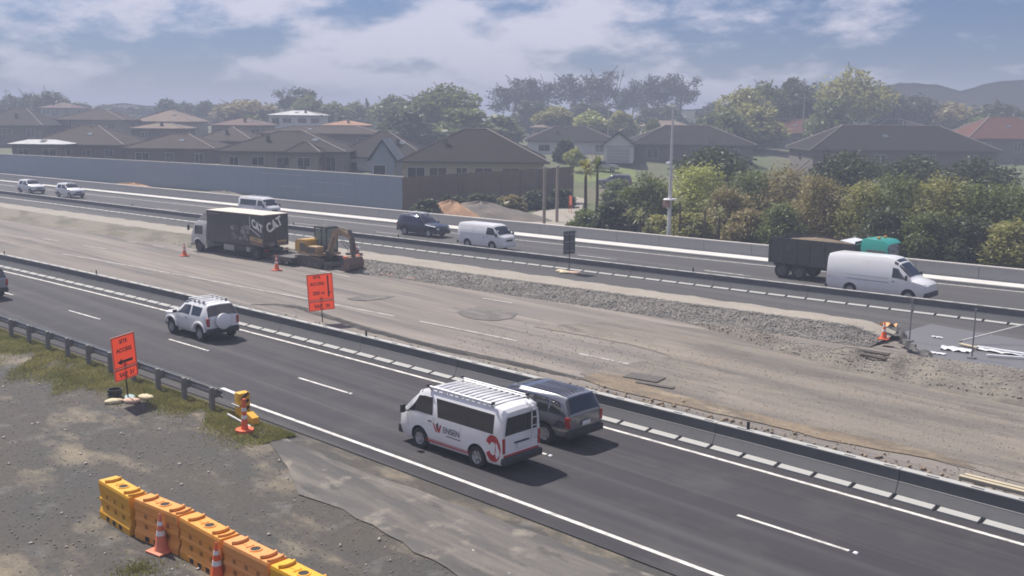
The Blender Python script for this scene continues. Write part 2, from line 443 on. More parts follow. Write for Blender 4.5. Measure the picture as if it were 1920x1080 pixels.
def strip(name, ca, cb, x0, x1, dx, ny, zf, m, parent=None, kind='structure', smooth_=True):
    xs = np.arange(x0, x1+dx*0.5, dx)
    V = []
    for x in xs:
        a, b = ca(x), cb(x)
        for j in range(ny+1):
            y = a+(b-a)*j/ny
            V.append((x, y, zf(x, y, j/ny)))
    n = ny+1
    F = [(i*n+j, (i+1)*n+j, (i+1)*n+j+1, i*n+j+1) for i in range(len(xs)-1) for j in range(ny)]
    me = npmesh(name, np.array(V), np.array(F))
    o = mkobj(name, me, m, parent, smooth=smooth_, angle=60)
    if kind: o['kind'] = kind
    return o
flat = lambda z: (lambda x, y, t: z)
rng = np.random.default_rng(7)
_ph = rng.uniform(0, 6.28, 24)
def wob(x, y):
    """gentle uneven ground, -1..1"""
    return (math.sin(x*0.7+_ph[0])*math.sin(y*0.9+_ph[1]) + 0.6*math.sin(x*1.9+y*0.6+_ph[2]) * math.sin(y*2.3+_ph[3])
            + 0.4*math.sin(x*4.1+_ph[4])*math.sin(y*3.7+x*0.5+_ph[5]))/2.0

# land sheet out to the horizon: fine near the suburb, coarse beyond
def land():
    xs = np.concatenate([[-6000, -3000, -1500, -800], np.arange(-560, 161, 8.0), [300, 700, 1500, 3500, 6000]])
    ys = np.concatenate([[-3000, -900, -200, -60], np.arange(-20, 421, 6.0), [520, 800, 1500, 3000, 6500]])
    V = []
    for x in xs:
        for y in ys:
            z = ground_z(x, y)
            V.append((x, y, z if z > -0.05 else -0.14))
    n = len(ys)
    F = [(i*n+j, (i+1)*n+j, (i+1)*n+j+1, i*n+j+1) for i in range(len(xs)-1) for j in range(n-1)]
    o = mkobj('ground', npmesh('ground', np.array(V), np.array(F)), m_land, smooth=True, angle=60)
    o['kind'] = 'structure'
land()

X0, X1 = -260.0, 60.0
near_edge = NearCurve(-4.15)
strip('gravel_lot', lambda x: -30.0, lambda x: near_edge(x)+0.25, -140, 40, 0.8, 46,
      lambda x, y, t: -0.035+0.022*wob(x, y)*smooth(1, 0.93, t), m_lot)
road = strip('road', near_edge, C_BAR.shift(0.5), X0, X1, 2.0, 4, flat(0.0), m_asphalt)
strip('work_zone', C_BAR.shift(0.5), C_FOOT.shift(2.2), X0, X1, 1.2, 24,
      lambda x, y, t: -0.002+0.012*wob(x*0.6, y*0.6)*smooth(0.0, 0.1, t), m_work)
froad = strip('far_road', C_FOOT.shift(1.6), C_KERB.shift(0.05), X0, X1, 2.0, 4, flat(-0.022), m_fasphalt)

def band(name, c, w, x0, x1, z, m, parent, dx=1.5):
    """painted line w wide centred on curve c"""
    xs = list(np.arange(x0, x1, dx))+[x1]
    V, F = [], []
    for x in xs:
        y = c(x); V += [(x, y-w/2, z), (x, y+w/2, z)]
    F = [(2*i, 2*i+2, 2*i+3, 2*i+1) for i in range(len(xs)-1)]
    return mkobj(name, npmesh(name, np.array(V), np.array(F)), m, parent)
band('edge_line', C_EDGE_L, 0.15, X0, X1, 0.005, m_line, road)
band('edge_line', C_EDGE_R, 0.15, X0, X1, 0.005, m_line, road)
m_stud = mat('road_stud_white', (0.8, 0.8, 0.82), 0.3, var=0.05)
for k in range(-12, 9):
    xa = -54.28+10*k
    band('lane_dash', C_DASH, 0.11, xa, xa+3.15, 0.005, m_line, road, dx=1.0)
    MB().box((xa+3.32, C_DASH(xa+3.3), 0.012), (0.12, 0.11, 0.022), taper=0.75).build('road_stud', m_stud, road)
band('edge_line', C_FEDGE, 0.16, X0, X1, -0.016, m_line, froad)
band('edge_line', C_FBAR.shift(1.75), 0.15, X0, X1, -0.016, m_line, froad)
for k in range(-14, 7):
    xa = -51.5+10.9*k
    band('lane_dash', C_FDASH, 0.13, xa, xa+3.6, -0.016, m_line, froad, dx=1.2)
wz = bpy.data.objects['work_zone']
zl = 0.016
xp = lambda u, v: pix(u, v).x
for (a, b) in (((120, 476), (330, 511)), ((334, 512), (740, 593)), ((784, 603), (966, 640)), ((1082, 664), (1150, 677)), ((1160, 679), (1214, 690))):
    band('worn_line', C_WLINE, 0.12, xp(*a), xp(*b), zl, m_oldline, wz, dx=1.0)
for (a, b) in (((157, 460), (200, 467)), ((238, 452), (256, 455)), ((288, 460), (308, 463.5)), ((355, 469), (378, 473)), ((600, 508), (655, 519)), ((905, 559), (960, 568)), ((80, 447), (110, 452))):
    p, q = pix(*a, zl), pix(*b, zl); d = (q-p).normalized(); s = Vector((-d.y, d.x, 0))*0.06
    MB().add([p-s, q-s, q+s, p+s], [(0, 1, 2, 3)]).build('worn_line', m_oldline, wz)

def poly_sheet(name, pts, z, m, kind='structure', parent=None, h=0.0):
    """flat sheet from photo pixels on plane z, with a ragged edge"""
    P = [pix(u, v, z) for u, v in pts]
    Q = []
    rr = random.Random(len(pts)*7+3)
    for i, p in enumerate(P):
        q = P[(i+1) % len(P)]; k = max(1, int((q-p).length/0.6))
        for j in range(k):
            r = p.lerp(q, j/k); Q.append(Vector((r.x+rr.uniform(-.07, .07), r.y+rr.uniform(-.07, .07), z)))
    bm = bmesh.new(); vs_ = [bm.verts.new(p) for p in Q]; bm.faces.new(vs_)
    bmesh.ops.triangulate(bm, faces=bm.faces[:])
    me = bpy.data.meshes.new(name); bm.to_mesh(me); bm.free()
    for p in me.polygons:
        pass
    o = mkobj(name, me, m, parent)
    if kind: o['kind'] = kind
    return o
# dirt at the foot of the near barrier, pale dirt spread over the right half of the work zone, old seal by the near lot
strip('dirt_verge', C_BAR.shift(1.02), lambda x: C_BAR(x)+1.9+0.25*math.sin(x*1.3)+0.2*math.sin(x*0.37), -130, 40, 0.5, 4,
      lambda x, y, t: 0.040+0.012*wob(x*3, y*3)-0.075*smooth(0.55, 1.0, t), m_edgedirt)
poly_sheet('dirt_spread', [(1085, 700), (1130, 690), (1260, 668), (1180, 645), (1000, 612), (1180, 600), (1330, 618), (1420, 640), (1560, 690), (1760, 728), (1960, 770), (2300, 860), (2300, 1010), (1960, 915), (1700, 850), (1400, 785), (1200, 740)], 0.020, m_dirt)
poly_sheet('old_seal', [(500, 806), (640, 868), (800, 925), (1000, 998), (1230, 1080), (1500, 1180), (1100, 1180), (900, 1100), (780, 1035), (700, 985), (640, 955), (560, 925), (545, 890), (520, 850)], -0.004, m_apron)
poly_sheet('clay_patch', [(1088, 708), (1120, 700), (1170, 704), (1215, 724), (1290, 745), (1400, 772), (1520, 800), (1640, 822), (1760, 850), (1830, 878), (1700, 852), (1560, 826), (1430, 795), (1300, 765), (1190, 740), (1120, 722)], 0.031,
           groundmat('brown_clay', [((0.21, 0.165, 0.115), None, 0, 0, 0), ((0.13, 0.108, 0.085), (0.35, 0.9, 1), 0.44, 0.58, 0.85), ((0.30, 0.25, 0.18), (0.5, 1.0, 1), 0.54, 0.66, 0.8)], bscale=8, bump=0.9))
# broken edge of the upper pavement layer: a low ridge, the step's shade put into its dark colour
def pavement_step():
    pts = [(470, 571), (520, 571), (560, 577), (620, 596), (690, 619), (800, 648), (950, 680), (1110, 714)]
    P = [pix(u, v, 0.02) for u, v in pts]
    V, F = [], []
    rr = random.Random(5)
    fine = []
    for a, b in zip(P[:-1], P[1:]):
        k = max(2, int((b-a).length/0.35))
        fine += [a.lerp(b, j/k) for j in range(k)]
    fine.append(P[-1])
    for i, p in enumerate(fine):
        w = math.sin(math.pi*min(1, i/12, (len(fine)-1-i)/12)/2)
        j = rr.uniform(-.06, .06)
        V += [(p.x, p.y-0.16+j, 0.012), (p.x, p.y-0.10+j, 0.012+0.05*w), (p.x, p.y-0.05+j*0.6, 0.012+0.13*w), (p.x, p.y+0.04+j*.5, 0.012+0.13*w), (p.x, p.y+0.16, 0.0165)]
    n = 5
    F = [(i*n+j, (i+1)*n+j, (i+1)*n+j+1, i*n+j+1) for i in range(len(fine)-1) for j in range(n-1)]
    m_step = groundmat('broken_seal_edge_shade', [((0.06, 0.058, 0.057), None, 0, 0, 0), ((0.15, 0.135, 0.12), (0.6, 1.4, 1), 0.50, 0.66, 0.7)], bscale=9, bump=0.9)
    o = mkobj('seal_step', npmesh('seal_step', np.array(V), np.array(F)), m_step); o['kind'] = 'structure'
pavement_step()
m_patch = groundmat('dark_patch', [((0.125, 0.116, 0.108), None, 0, 0, 0), ((0.18, 0.165, 0.15), (0.6, 1.4, 1), 0.46, 0.58, 0.95)], bscale=12, bump=0.5)
poly_sheet('tar_patch', [(858, 585), (880, 578), (905, 575), (940, 581), (972, 587), (960, 596), (930, 601), (890, 599), (868, 593)], 0.024, m_patch)
poly_sheet('tar_patch', [(650, 559), (672, 555), (700, 553), (740, 555), (720, 560), (690, 563), (668, 563)], 0.024, m_patch)

# ------------------------------------------------------------------ gravel bank between work zone and far carriageway
m_earth = groundmat('earth_bank', [((0.20, 0.18, 0.145), None, 0, 0, 0), ((0.11, 0.105, 0.075), (0.3, 0.6, 1), 0.46, 0.62, 0.8), ((0.29, 0.255, 0.20), (0.15, 0.5, 1), 0.54, 0.7, 0.7)], bscale=8, bump=0.7)
def bank():
    x0, x1 = -150.0, pix(1692, 640).x
    xs = np.arange(x0, x1, 0.5)
    prof = []
    for x in xs:
        e = smooth(x1, x1-2.5, x)
        f, c, b = C_FOOT(x), C_CREST(x), C_BACK(x)
        c = max(c, f+0.9); b = max(b, c+0.7)
        h = 0.6*(0.25+0.75*e)
        prof.append([(f-0.25, 0.0), (f+0.15, 0.12*e), (f+(c-f)*0.45, h*0.55), (c-0.15, h*0.95), (c+0.1, h), ((c+b)/2, h+0.02), (b, h-0.02), (b+0.35, h*0.4), (b+0.6, -0.03)])
    def mesh(name, j0, j1, m):
        V = []
        for x, pr in zip(xs, prof):
            for j in range(j0, j1+1):
                y, z = pr[j]
                k = 0.05 if 0 < j < 8 else 0.0
                V.append((x, y+k*2*wob(x*2.1, j*3.3), z+k*wob(x*2.7+9, j*2.1)))
        n = j1-j0+1
        F = [(i*n+j, (i+1)*n+j, (i+1)*n+j+1, i*n+j+1) for i in range(len(xs)-1) for j in range(n-1)]
        o = mkobj(name, npmesh(name, np.array(V), np.array(F)), m, smooth=True, angle=70); o['kind'] = 'structure'; return o
    cut = int(np.searchsorted(xs, -73.0))
    full = (xs, prof)
    for nm, sl, m in (('earth_bank', slice(0, cut+1), m_earth), ('gravel_bank', slice(cut, None), m_berm)):
        xs, prof = full[0][sl], full[1][sl]; mesh(nm, 0, 4, m)
    xs, prof = full
    mesh('bank_top', 4, 8, m_bermtop)
    return xs, prof
BANK = bank()
def stones(name, pts, smin, smax, m, seed, label, cat='gravel'):
    """angular stones: one mesh of jittered octahedra"""
    r = np.random.default_rng(seed); n = len(pts)
    base = np.array([[1, 0, 0], [-1, 0, 0], [0, 1, 0], [0, -1, 0], [0, 0, 1], [0, 0, -1]], float)
    s = r.uniform(smin, smax, (n, 1, 1))*r.uniform(0.6, 1.25, (n, 1, 3))
    a = r.uniform(0, 6.28, n); ca, sa = np.cos(a), np.sin(a)
    V = base[None]*s*r.uniform(0.7, 1.2, (n, 6, 1))
    X = V[:, :, 0]*ca[:, None]-V[:, :, 1]*sa[:, None]; Y = V[:, :, 0]*sa[:, None]+V[:, :, 1]*ca[:, None]
    t = r.uniform(-.6, .6, n)[:, None]
    Z = V[:, :, 2]*0.8+X*t*0.5
    V = np.stack([X, Y, Z], -1)+np.array(pts)[:, None, :]
    f = np.array([[0, 2, 4], [2, 1, 4], [1, 3, 4], [3, 0, 4], [2, 0, 5], [1, 2, 5], [3, 1, 5], [0, 3, 5]])
    F = (f[None]+6*np.arange(n)[:, None, None]).reshape(-1, 3)
    o = mkobj(name, npmesh(name, V.reshape(-1, 3), F), m, fix=False)
    return tag(o, label, cat, kind='stuff')
m_stone = mat('crushed_rock', (0.31, 0.292, 0.268), 0.9, var=0.75, scale=2.2)
m_stonel = mat('pale_crushed_rock', (0.27, 0.25, 0.22), 0.9, var=0.6, scale=2.5)
rb = np.random.default_rng(3)
P = []
xs, prof = BANK
for _ in range(30000):
    # denser where the bank is near
    i = int((len(xs)-1)*(rb.uniform()**0.55))
    if xs[i] < -73+rb.normal(0, 2.5): continue
    pr = prof[i]; t = rb.uniform(0.0, 4.0)**1.0; j = int(t); f = t-j
    y = pr[j][0]*(1-f)+pr[j+1][0]*f; z = pr[j][1]*(1-f)+pr[j+1][1]*f
    P.append((xs[i]+rb.uniform(0, .5), y+rb.uniform(-.1, .1), z+0.02))
stones('gravel', P, 0.016, 0.052, m_stone, 11, 'loose grey crushed rock covering the long bank beside the far barrier')

# heap of finer gravel at the right, in front of the pit
def heap():
    foot = [pix(u, v) for u, v in ((1290, 604), (1420, 648), (1560, 690), (1700, 722), (1920, 765), (2200, 830))]
    top = [pix(u, v, 0.30) for u, v in ((1300, 592), (1440, 622), (1560, 646), (1662, 655), (1740, 664), (1920, 688), (2150, 718))]
    def samp(L, t):
        k = t*(len(L)-1); i = min(int(k), len(L)-2); return L[i].lerp(L[i+1], k-i)
    V, N, Mn = [], 90, 12
    pts = []
    for i in range(N+1):
        a, b = samp(foot, i/N), samp(top, i/N)
        for j in range(Mn+1):
            t = j/Mn; p = a.lerp(b, t*1.12)
            h = 0.42*math.sin(math.pi*min(1, t*0.98)**0.75)**0.8*smooth(0, 0.12, i/N)*(0.7+0.3*math.sin(i*0.21)+0.25*math.sin(i*.55))
            z = max(0.015, h+0.05*wob(p.x*2, p.y*2)*t)
            V.append((p.x, p.y, z)); 
            if j > 0: pts.append((p.x, p.y, z))
    n = Mn+1
    F = [(i*n+j, (i+1)*n+j, (i+1)*n+j+1, i*n+j+1) for i in range(N) for j in range(Mn)]
    o = mkobj('gravel_heap', npmesh('gravel_heap', np.array(V), np.array(F)), m_heap, smooth=True, angle=70); o['kind'] = 'structure'
    r = np.random.default_rng(5)
    sel = [np.array(pts[k])+np.array([r.uniform(-.2, .2), r.uniform(-.15, .15), 0.0]) for k in r.integers(0, len(pts), 5200)]
    stones('gravel', sel, 0.02, 0.06, m_stonel, 21, 'fine brown gravel heaped in front of the water-filled pit')
heap()
# scattered chips on the near lot and along the dirt beside the near barrier
P = []
for _ in range(5200):
    x = rb.uniform(-48, -12); y = rb.uniform(7.5, 16.8)
    if y < near_edge(x)-0.5: P.append((x, y, -0.02))
stones('gravel', P, 0.008, 0.034, m_stonel, 31, 'scattered small stones on the near gravel lot')
P = []
for _ in range(150):
    x = rb.uniform(-46, -14); y = rb.uniform(8, 16.5)
    if y < near_edge(x)-0.6: P.append((x, y, -0.02))
stones('gravel', P, 0.03, 0.075, mat('pale_stone', (0.42, 0.39, 0.33), 0.9, var=0.4, scale=2), 35, 'a few larger pale stones lying on the near gravel lot')
P = []
for _ in range(420):
    x = -9-18*rb.uniform(); P.append((x, C_BAR(x)+2.2+abs(rb.normal(0, .55)), 0.04))
stones('gravel', P, 0.03, 0.12, mat('clay_clod', (0.26, 0.20, 0.14), 0.95, var=0.45, scale=2), 37, 'brown clods of clay along the dirt beside the near barrier')
P = []
for _ in range(2600):
    x = -8-60*rb.uniform()**1.3; P.append((x, C_BAR(x)+1.1+abs(rb.normal(0, 0.8)), 0.03))
stones('gravel', P, 0.015, 0.075, m_stonel, 41, 'loose stones and clods along the back of the near barrier')
P = []
for _ in range(2600):
    x = -6-30*rb.uniform(); y = C_BAR(x)+1.5+10*rb.uniform(); P.append((x, y, 0.03))
stones('gravel', P, 0.01, 0.04, m_stonel, 51, 'small stones scattered over the pale dirt of the work zone')

# ------------------------------------------------------------------ pit with standing water at the right
m_water = mat('silty_water', (0.15, 0.145, 0.145), 0.35, var=0.06, scale=0.4, spec=0.5, bump=0.04, bscale=3)
poly_sheet('water', [(1700, 622), (1745, 607), (1920, 638), (2150, 672), (2150, 735), (1920, 700), (1830, 690), (1745, 676), (1715, 655)], 0.006, m_water)

# ------------------------------------------------------------------ temporary concrete barriers: unit > foot blocks, lifting slots
BAR_PROF = [(.26, .0), (.26, .12), (.385, .42), (.415, .425), (.415, .78), (.665, .78), (.665, .425), (.695, .42), (.82, .12), (.82, .0)]
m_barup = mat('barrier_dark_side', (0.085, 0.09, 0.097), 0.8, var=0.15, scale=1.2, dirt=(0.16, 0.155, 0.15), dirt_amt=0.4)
m_slot = mat('slot_dark', (0.03, 0.03, 0.03), 0.9)
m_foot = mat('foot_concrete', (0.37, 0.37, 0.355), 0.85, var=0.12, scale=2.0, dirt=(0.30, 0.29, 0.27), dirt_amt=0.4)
def barrier(name, label, curve, x0, x1, zg):
    t = thing(name, label, 'barrier', (0, 0, 0))
    UL, NB = 6.0, 5
    unit = foot = slot = None
    n = int((x1-x0)/UL)
    for i in range(n):
        xa = x0+i*UL; xm = xa+UL/2
        a = math.atan((curve(xa+UL)-curve(xa))/UL); L = UL/math.cos(a)
        if unit is None:
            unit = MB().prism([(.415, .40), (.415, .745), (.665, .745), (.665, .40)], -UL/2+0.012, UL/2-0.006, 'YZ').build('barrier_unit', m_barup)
            u = unit
            extra0 = [MB().prism([(.26, .0), (.26, .12), (.385, .42), (.411, .425), (.411, .40), (.669, .40), (.669, .425), (.695, .42), (.82, .12), (.82, .0)], -UL/2+0.012, UL/2-0.006, 'YZ').build('skirt', m_conc),
                      MB().rbox((0, .54, .765), (UL-.018, .262, .036), .008).build('top_plate', m_foot),
                      MB().box((0, .398, .430), (UL-.02, .036, .014)).build('ledge_strip', m_foot)]
            bw = UL/NB
            foot_me = None
            fm = MB()
            fm.add([(-bw/2+.07, 0, 0), (bw/2-.07, 0, 0), (bw/2-.07, .257, 0), (-bw/2+.07, .257, 0),
                    (-bw/2+.07, 0, .055), (bw/2-.07, 0, .055), (bw/2-.07, .257, .10), (-bw/2+.07, .257, .10)],
                   [(3, 2, 1, 0), (4, 5, 6, 7), (0, 1, 5, 4), (1, 2, 6, 5), (2, 3, 7, 6), (3, 0, 4, 7)])
            f0 = fm.build('foot_block', m_foot)
            s0 = MB().box((0, .50, .7825), (.34, .075, .006)).build('lifting_slot', m_slot)
            foot_me, slot_me = f0.data, s0.data
            first = (f0, s0)
        else:
            u = unit.copy(); COL.objects.link(u)
        u.parent = t
        u.location = (xm, (curve(xa)+curve(xa+UL))/2, zg); u.rotation_euler = (0, 0, a); u.scale = (L/UL, 1, 1)
        for e in extra0:
            if e.parent is not None: e = e.copy(); COL.objects.link(e)
            e.parent = u
        for k in range(NB):
            cx = -UL/2+(k+.5)*UL/NB
            for q, me in ((0, foot_me), (1, slot_me)):
                if first is not None: o = first[q]
                else:
                    o = bpy.data.objects.new(('foot_block', 'lifting_slot')[q], me); COL.objects.link(o)
                o.parent = u; o.location = (cx + (0.3 if q else 0), 0, 0.0)
            first = None
    return t
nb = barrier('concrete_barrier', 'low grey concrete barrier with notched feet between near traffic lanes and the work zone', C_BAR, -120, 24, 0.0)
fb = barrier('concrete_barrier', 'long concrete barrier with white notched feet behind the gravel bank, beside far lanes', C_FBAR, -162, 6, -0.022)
m_black = mat('black_plastic', (0.025, 0.025, 0.027), 0.6)
def on_barrier(curve, par, u, v, zg=0.0):
    p = pix(u, v, 0.78+zg); y = curve(p.x)+0.54
    MB().rbox((p.x, y, 0.78+zg+0.13), (0.10, 0.05, 0.26), 0.02).build('delineator', m_black, par)
for u, v in ((13, 477), (183, 514), (677, 632), (1410, 803)): on_barrier(C_BAR, nb, u, v)
for u, v in ((257, 386), (567, 421), (760, 444), (1302, 509)): on_barrier(C_FBAR, fb, u, v)

# ------------------------------------------------------------------ far wall: concrete apron, low wall of panels with pale capping
strip('concrete_apron', C_KERB, C_WALL.shift(0.4), -200, 40, 2.0, 1, flat(0.12), m_concl)
def kerbface():
    xs = np.arange(-200, 41, 2.0); V = []
    for x in xs: V += [(x, C_KERB(x)-0.012, -0.05), (x, C_KERB(x)-0.008, 0.115), (x, C_KERB(x)+0.02, 0.1235), (x, C_KERB(x)+0.12, 0.1245)]
    F = [(i*4+j, (i+1)*4+j, (i+1)*4+j+1, i*4+j+1) for i in range(len(xs)-1) for j in range(3)]
    o = mkobj('kerb', npmesh('kerb', np.array(V), np.array(F)), m_conc); o['kind'] = 'structure'
kerbface()
def run_panels(t, name, curve, x0, x1, step, h, th, z0, m, cap=None, cap_h=0.08, gap=0.03, jit=0.0):
    rr = random.Random(3)
    x = x0
    while x < x1-0.01:
        a = math.atan((curve(x+step)-curve(x))/step); L = step/math.cos(a)-gap
        o = MB().box((0, 0, h/2), (L, th, h)).build(name, m, t)
        o.location = (x+step/2, (curve(x)+curve(x+step))/2, z0+rr.uniform(-jit, jit)); o.rotation_euler = (0, 0, a)
        if cap:
            c = MB().box((0, 0, h+cap_h/2-0.002), (L+gap-0.004, th+0.06, cap_h)).build('capping', cap, o)
        x += step
wt = thing('low_wall', 'low grey concrete wall with pale capping along the far edge of the motorway', 'wall')
run_panels(wt, 'wall_panel', C_WALL.shift(0.12), -170, 30, 4.0, 0.86, 0.18, 0.115, m_wallc, m_cap, 0.07)
nt = thing('noise_wall', 'tall blue-grey noise wall with pale capping in front of the houses at left', 'wall')
x_end = pix(752, 398).x
m_noise = mat('blue_grey_panel', (0.27, 0.33, 0.40), 0.8, var=0.12, scale=0.25, dirt=(0.24, 0.26, 0.28), dirt_amt=0.4)
run_panels(nt, 'wall_panel', C_NOISE, x_end-36*2.6, x_end, 2.6, 3.78, 0.16, -0.1, m_noise, m_cap, 0.09, gap=0.02)
m_streak = mat('pale_reflection_streak', (0.5, 0.52, 0.53), 0.6)  # reflections on the wall panels, painted on as thin pale strips
for (a, b, z) in (((462, 325), (540, 330), 3.1), ((480, 350), (540, 353), 1.7), ((555, 342), (625, 347), 2.5), ((560, 366), (625, 371), 1.0)):
    p = pix(*a, z); xa = p.x
    p2 = pix(*b, z); xb = p2.x
    xs_ = xa
    y0, y1 = C_NOISE(xa)-0.1, C_NOISE(xb)-0.1
    MB().box(((xa+xb)/2, (y0+y1)/2, z), (abs(xb-xa), 0.03, 0.05), Matrix.Rotation(math.atan2(y1-y0, xb-xa), 3, 'Z')).build('reflection_streak', m_streak, nt)
# ------------------------------------------------------------------ vehicles
m_white = mat('white_paint', (0.78, 0.78, 0.79), 0.32, var=0.03, scale=2, coat=0.5, dirt=(0.62, 0.60, 0.57), dirt_amt=0.25)
m_offwhite = mat('off_white_paint', (0.70, 0.71, 0.72), 0.35, var=0.03, scale=2, coat=0.4)
m_dgrey = mat('dark_grey_paint', (0.22, 0.22, 0.24), 0.22, metal=0.8, var=0.1, scale=2, coat=0.8)
m_silver = mat('silver_paint', (0.42, 0.43, 0.45), 0.32, metal=0.6, var=0.04, coat=0.5)
m_mid = mat('mid_grey_paint', (0.34, 0.34, 0.37), 0.3, metal=0.5, var=0.05, coat=0.6)
m_navy = mat('navy_paint', (0.018, 0.028, 0.055), 0.28, metal=0.4, var=0.1, coat=0.8)
m_teal = mat('teal_paint', (0.02, 0.30, 0.24), 0.4, var=0.08, coat=0.4)
m_glass = mat('dark_glass', (0.022, 0.023, 0.026), 0.05, var=0.2, scale=3, spec=1.0)
m_glassl = mat('clear_glass', (0.10, 0.12, 0.13), 0.06, var=0.2, scale=3, spec=0.7)
m_tyre = mat('tyre_rubber', (0.022, 0.022, 0.022), 0.85, var=0.2)
m_rim = mat('alloy_rim', (0.45, 0.45, 0.47), 0.35, metal=0.7, var=0.1)
m_trim = mat('black_trim', (0.03, 0.03, 0.032), 0.55, var=0.15)
m_red = mat('tail_red', (0.35, 0.012, 0.012), 0.2, var=0.1, coat=0.6)
m_lamp = mat('head_lamp', (0.65, 0.67, 0.70), 0.12, var=0.05, spec=0.8)
m_amber = mat('amber_lens', (0.75, 0.25, 0.03), 0.25)
m_plate = mat('number_plate', (0.72, 0.72, 0.70), 0.5, var=0.05)
m_seam = mat('panel_seam', (0.10, 0.10, 0.105), 0.8)
m_logo = mat('red_vinyl', (0.42, 0.012, 0.02), 0.4, var=0.06)
m_logod = mat('dark_vinyl', (0.035, 0.04, 0.06), 0.5)
m_rack = mat('rack_aluminium', (0.72, 0.72, 0.73), 0.35, metal=0.35, var=0.05)

class Loft:
    """body from cross sections. Columns: x zb zm zbelt zg zr ws wm wb wg wr [lean].
    Rings: 0 belly, 1 sill in, 2 sill, 3 waist, 4 belt, 5 glass top, 6 roof edge, 7 roof centre"""
    def __init__(self, tab, crown=0.025):
        self.rows = []
        for r in tab:
            x, zb, zm, zbe, zg, zr, ws, wm, wb, wg, wr = r[:11]; lean = r[11] if len(r) > 11 else 0.0
            ring = [(0, zb), (ws-.07, zb), (ws, zb+.10), (wm, zm), (wb, zbe), (wg, zg), (wr, zr), (0, zr+crown)]
            self.rows.append([Vector((x+lean*max(0, z-zbe), y, z)) for y, z in ring])
        self.n = len(self.rows)
    def mesh(self):
        V, F = [], []
        N = 14
        for r in self.rows:
            V += r + [Vector((p.x, -p.y, p.z)) for p in r[6:0:-1]]
        for i in range(self.n-1):
            F += [(i*N+k, i*N+(k+1) % N, (i+1)*N+(k+1) % N, (i+1)*N+k) for k in range(N)]
        for b in (0, (self.n-1)*N):
            L = [b+k for k in range(8)]; Rr = [b]+[b+14-k for k in range(1, 7)]+[b+7]
            for k in range(7):
                q = [L[k], L[k+1], Rr[k+1], Rr[k]]
                u = []
                for w in q:
                    if w not in u: u.append(w)
                if len(u) > 2: F.append(tuple(u))
        me = bpy.data.meshes.new('body'); me.from_pydata([tuple(v) for v in V], [], F); me.update()
        fixnormals(me)
        return me
    def at(self, s, t, sd=1):
        s = min(max(s, 0), self.n-1.0001); i = int(s); f = s-i
        t = min(max(t, 0), 6.9999); j = int(t); g = t-j
        a = self.rows[i][j].lerp(self.rows[i+1][j], f); b = self.rows[i][j+1].lerp(self.rows[i+1][j+1], f)
        p = a.lerp(b, g); return Vector((p.x, p.y*sd, p.z))
    def s_at(self, x, ring=4):
        for i in range(self.n-1):
            a, b = self.rows[i][ring].x, self.rows[i+1][ring].x
            if (a-x)*(b-x) <= 0 and a != b: return i+(x-a)/(b-a)
        return 0 if abs(x-self.rows[0][ring].x) < abs(x-self.rows[-1][ring].x) else self.n-1
    def t_at(self, s, z):
        """ring coordinate on the side at height z"""
        lo, hi = 2.0, 6.0
        for _ in range(30):
            m = (lo+hi)/2
            if self.at(s, m).z < z: lo = m
            else: hi = m
        return lo
    def patch(self, fn, corners, off=0.008, nu=6, nv=4):
        """4 corners in parameter space, bilinear, pushed out by off"""
        (a, b, c, d) = corners
        V = []
        e = 0.02
        cen = Vector((0, 0, 0.9))
        for i in range(nu+1):
            for j in range(nv+1):
                u, v = i/nu, j/nv
                q = [(a[k]*(1-u)+b[k]*u)*(1-v)+(d[k]*(1-u)+c[k]*u)*v for k in (0, 1)]
                p = fn(*q); du = fn(q[0]+e, q[1])-fn(q[0]-e, q[1]); dv = fn(q[0], q[1]+e)-fn(q[0], q[1]-e)
                n = du.cross(dv)
                n = n.normalized() if n.length > 1e-9 else Vector((0, 0, 1))
                w = p-Vector((p.x*0.6, 0, 0.9))
                if n.dot(w) < 0: n = -n
                V.append(p+n*off)
        m = nv+1
        F = [(i*m+j, (i+1)*m+j, (i+1)*m+j+1, i*m+j+1) for i in range(nu) for j in range(nv)]
        return MB().add(V, F)
    def side(self, sd): return lambda s, t: self.at(s, t, sd)
    def sidexz(self, sd):
        """side addressed by real x and z"""
        def f(x, z):
            s = self.s_at(x); return self.at(s, self.t_at(s, z), sd)
        return f
    def top(self):
        return lambda s, v: self.at(s, 7-2*min(1, abs(v)), 1 if v >= 0 else -1)
    def cap(self, end):
        i = 0 if end == 'front' else self.n-1
        def f(v, t):
            t = min(max(t, 0), 6.9999); j = int(t); g = t-j
            p = self.rows[i][j].lerp(self.rows[i][j+1], g); return Vector((p.x, p.y*v, p.z))
        return f
    def capoff(self, end, corners, off=0.008, nu=4, nv=3):
        f = self.cap(end); sg = 1 if end == 'front' else -1
        (a, b, c, d) = corners; V = []
        for i in range(nu+1):
            for j in range(nv+1):
                u, v = i/nu, j/nv
                q = [(a[k]*(1-u)+b[k]*u)*(1-v)+(d[k]*(1-u)+c[k]*u)*v for k in (0, 1)]
                V.append(f(*q)+Vector((sg*off, 0, 0)))
        m = nv+1
        return MB().add(V, [(i*m+j, (i+1)*m+j, (i+1)*m+j+1, i*m+j+1) for i in range(nu) for j in range(nv)])

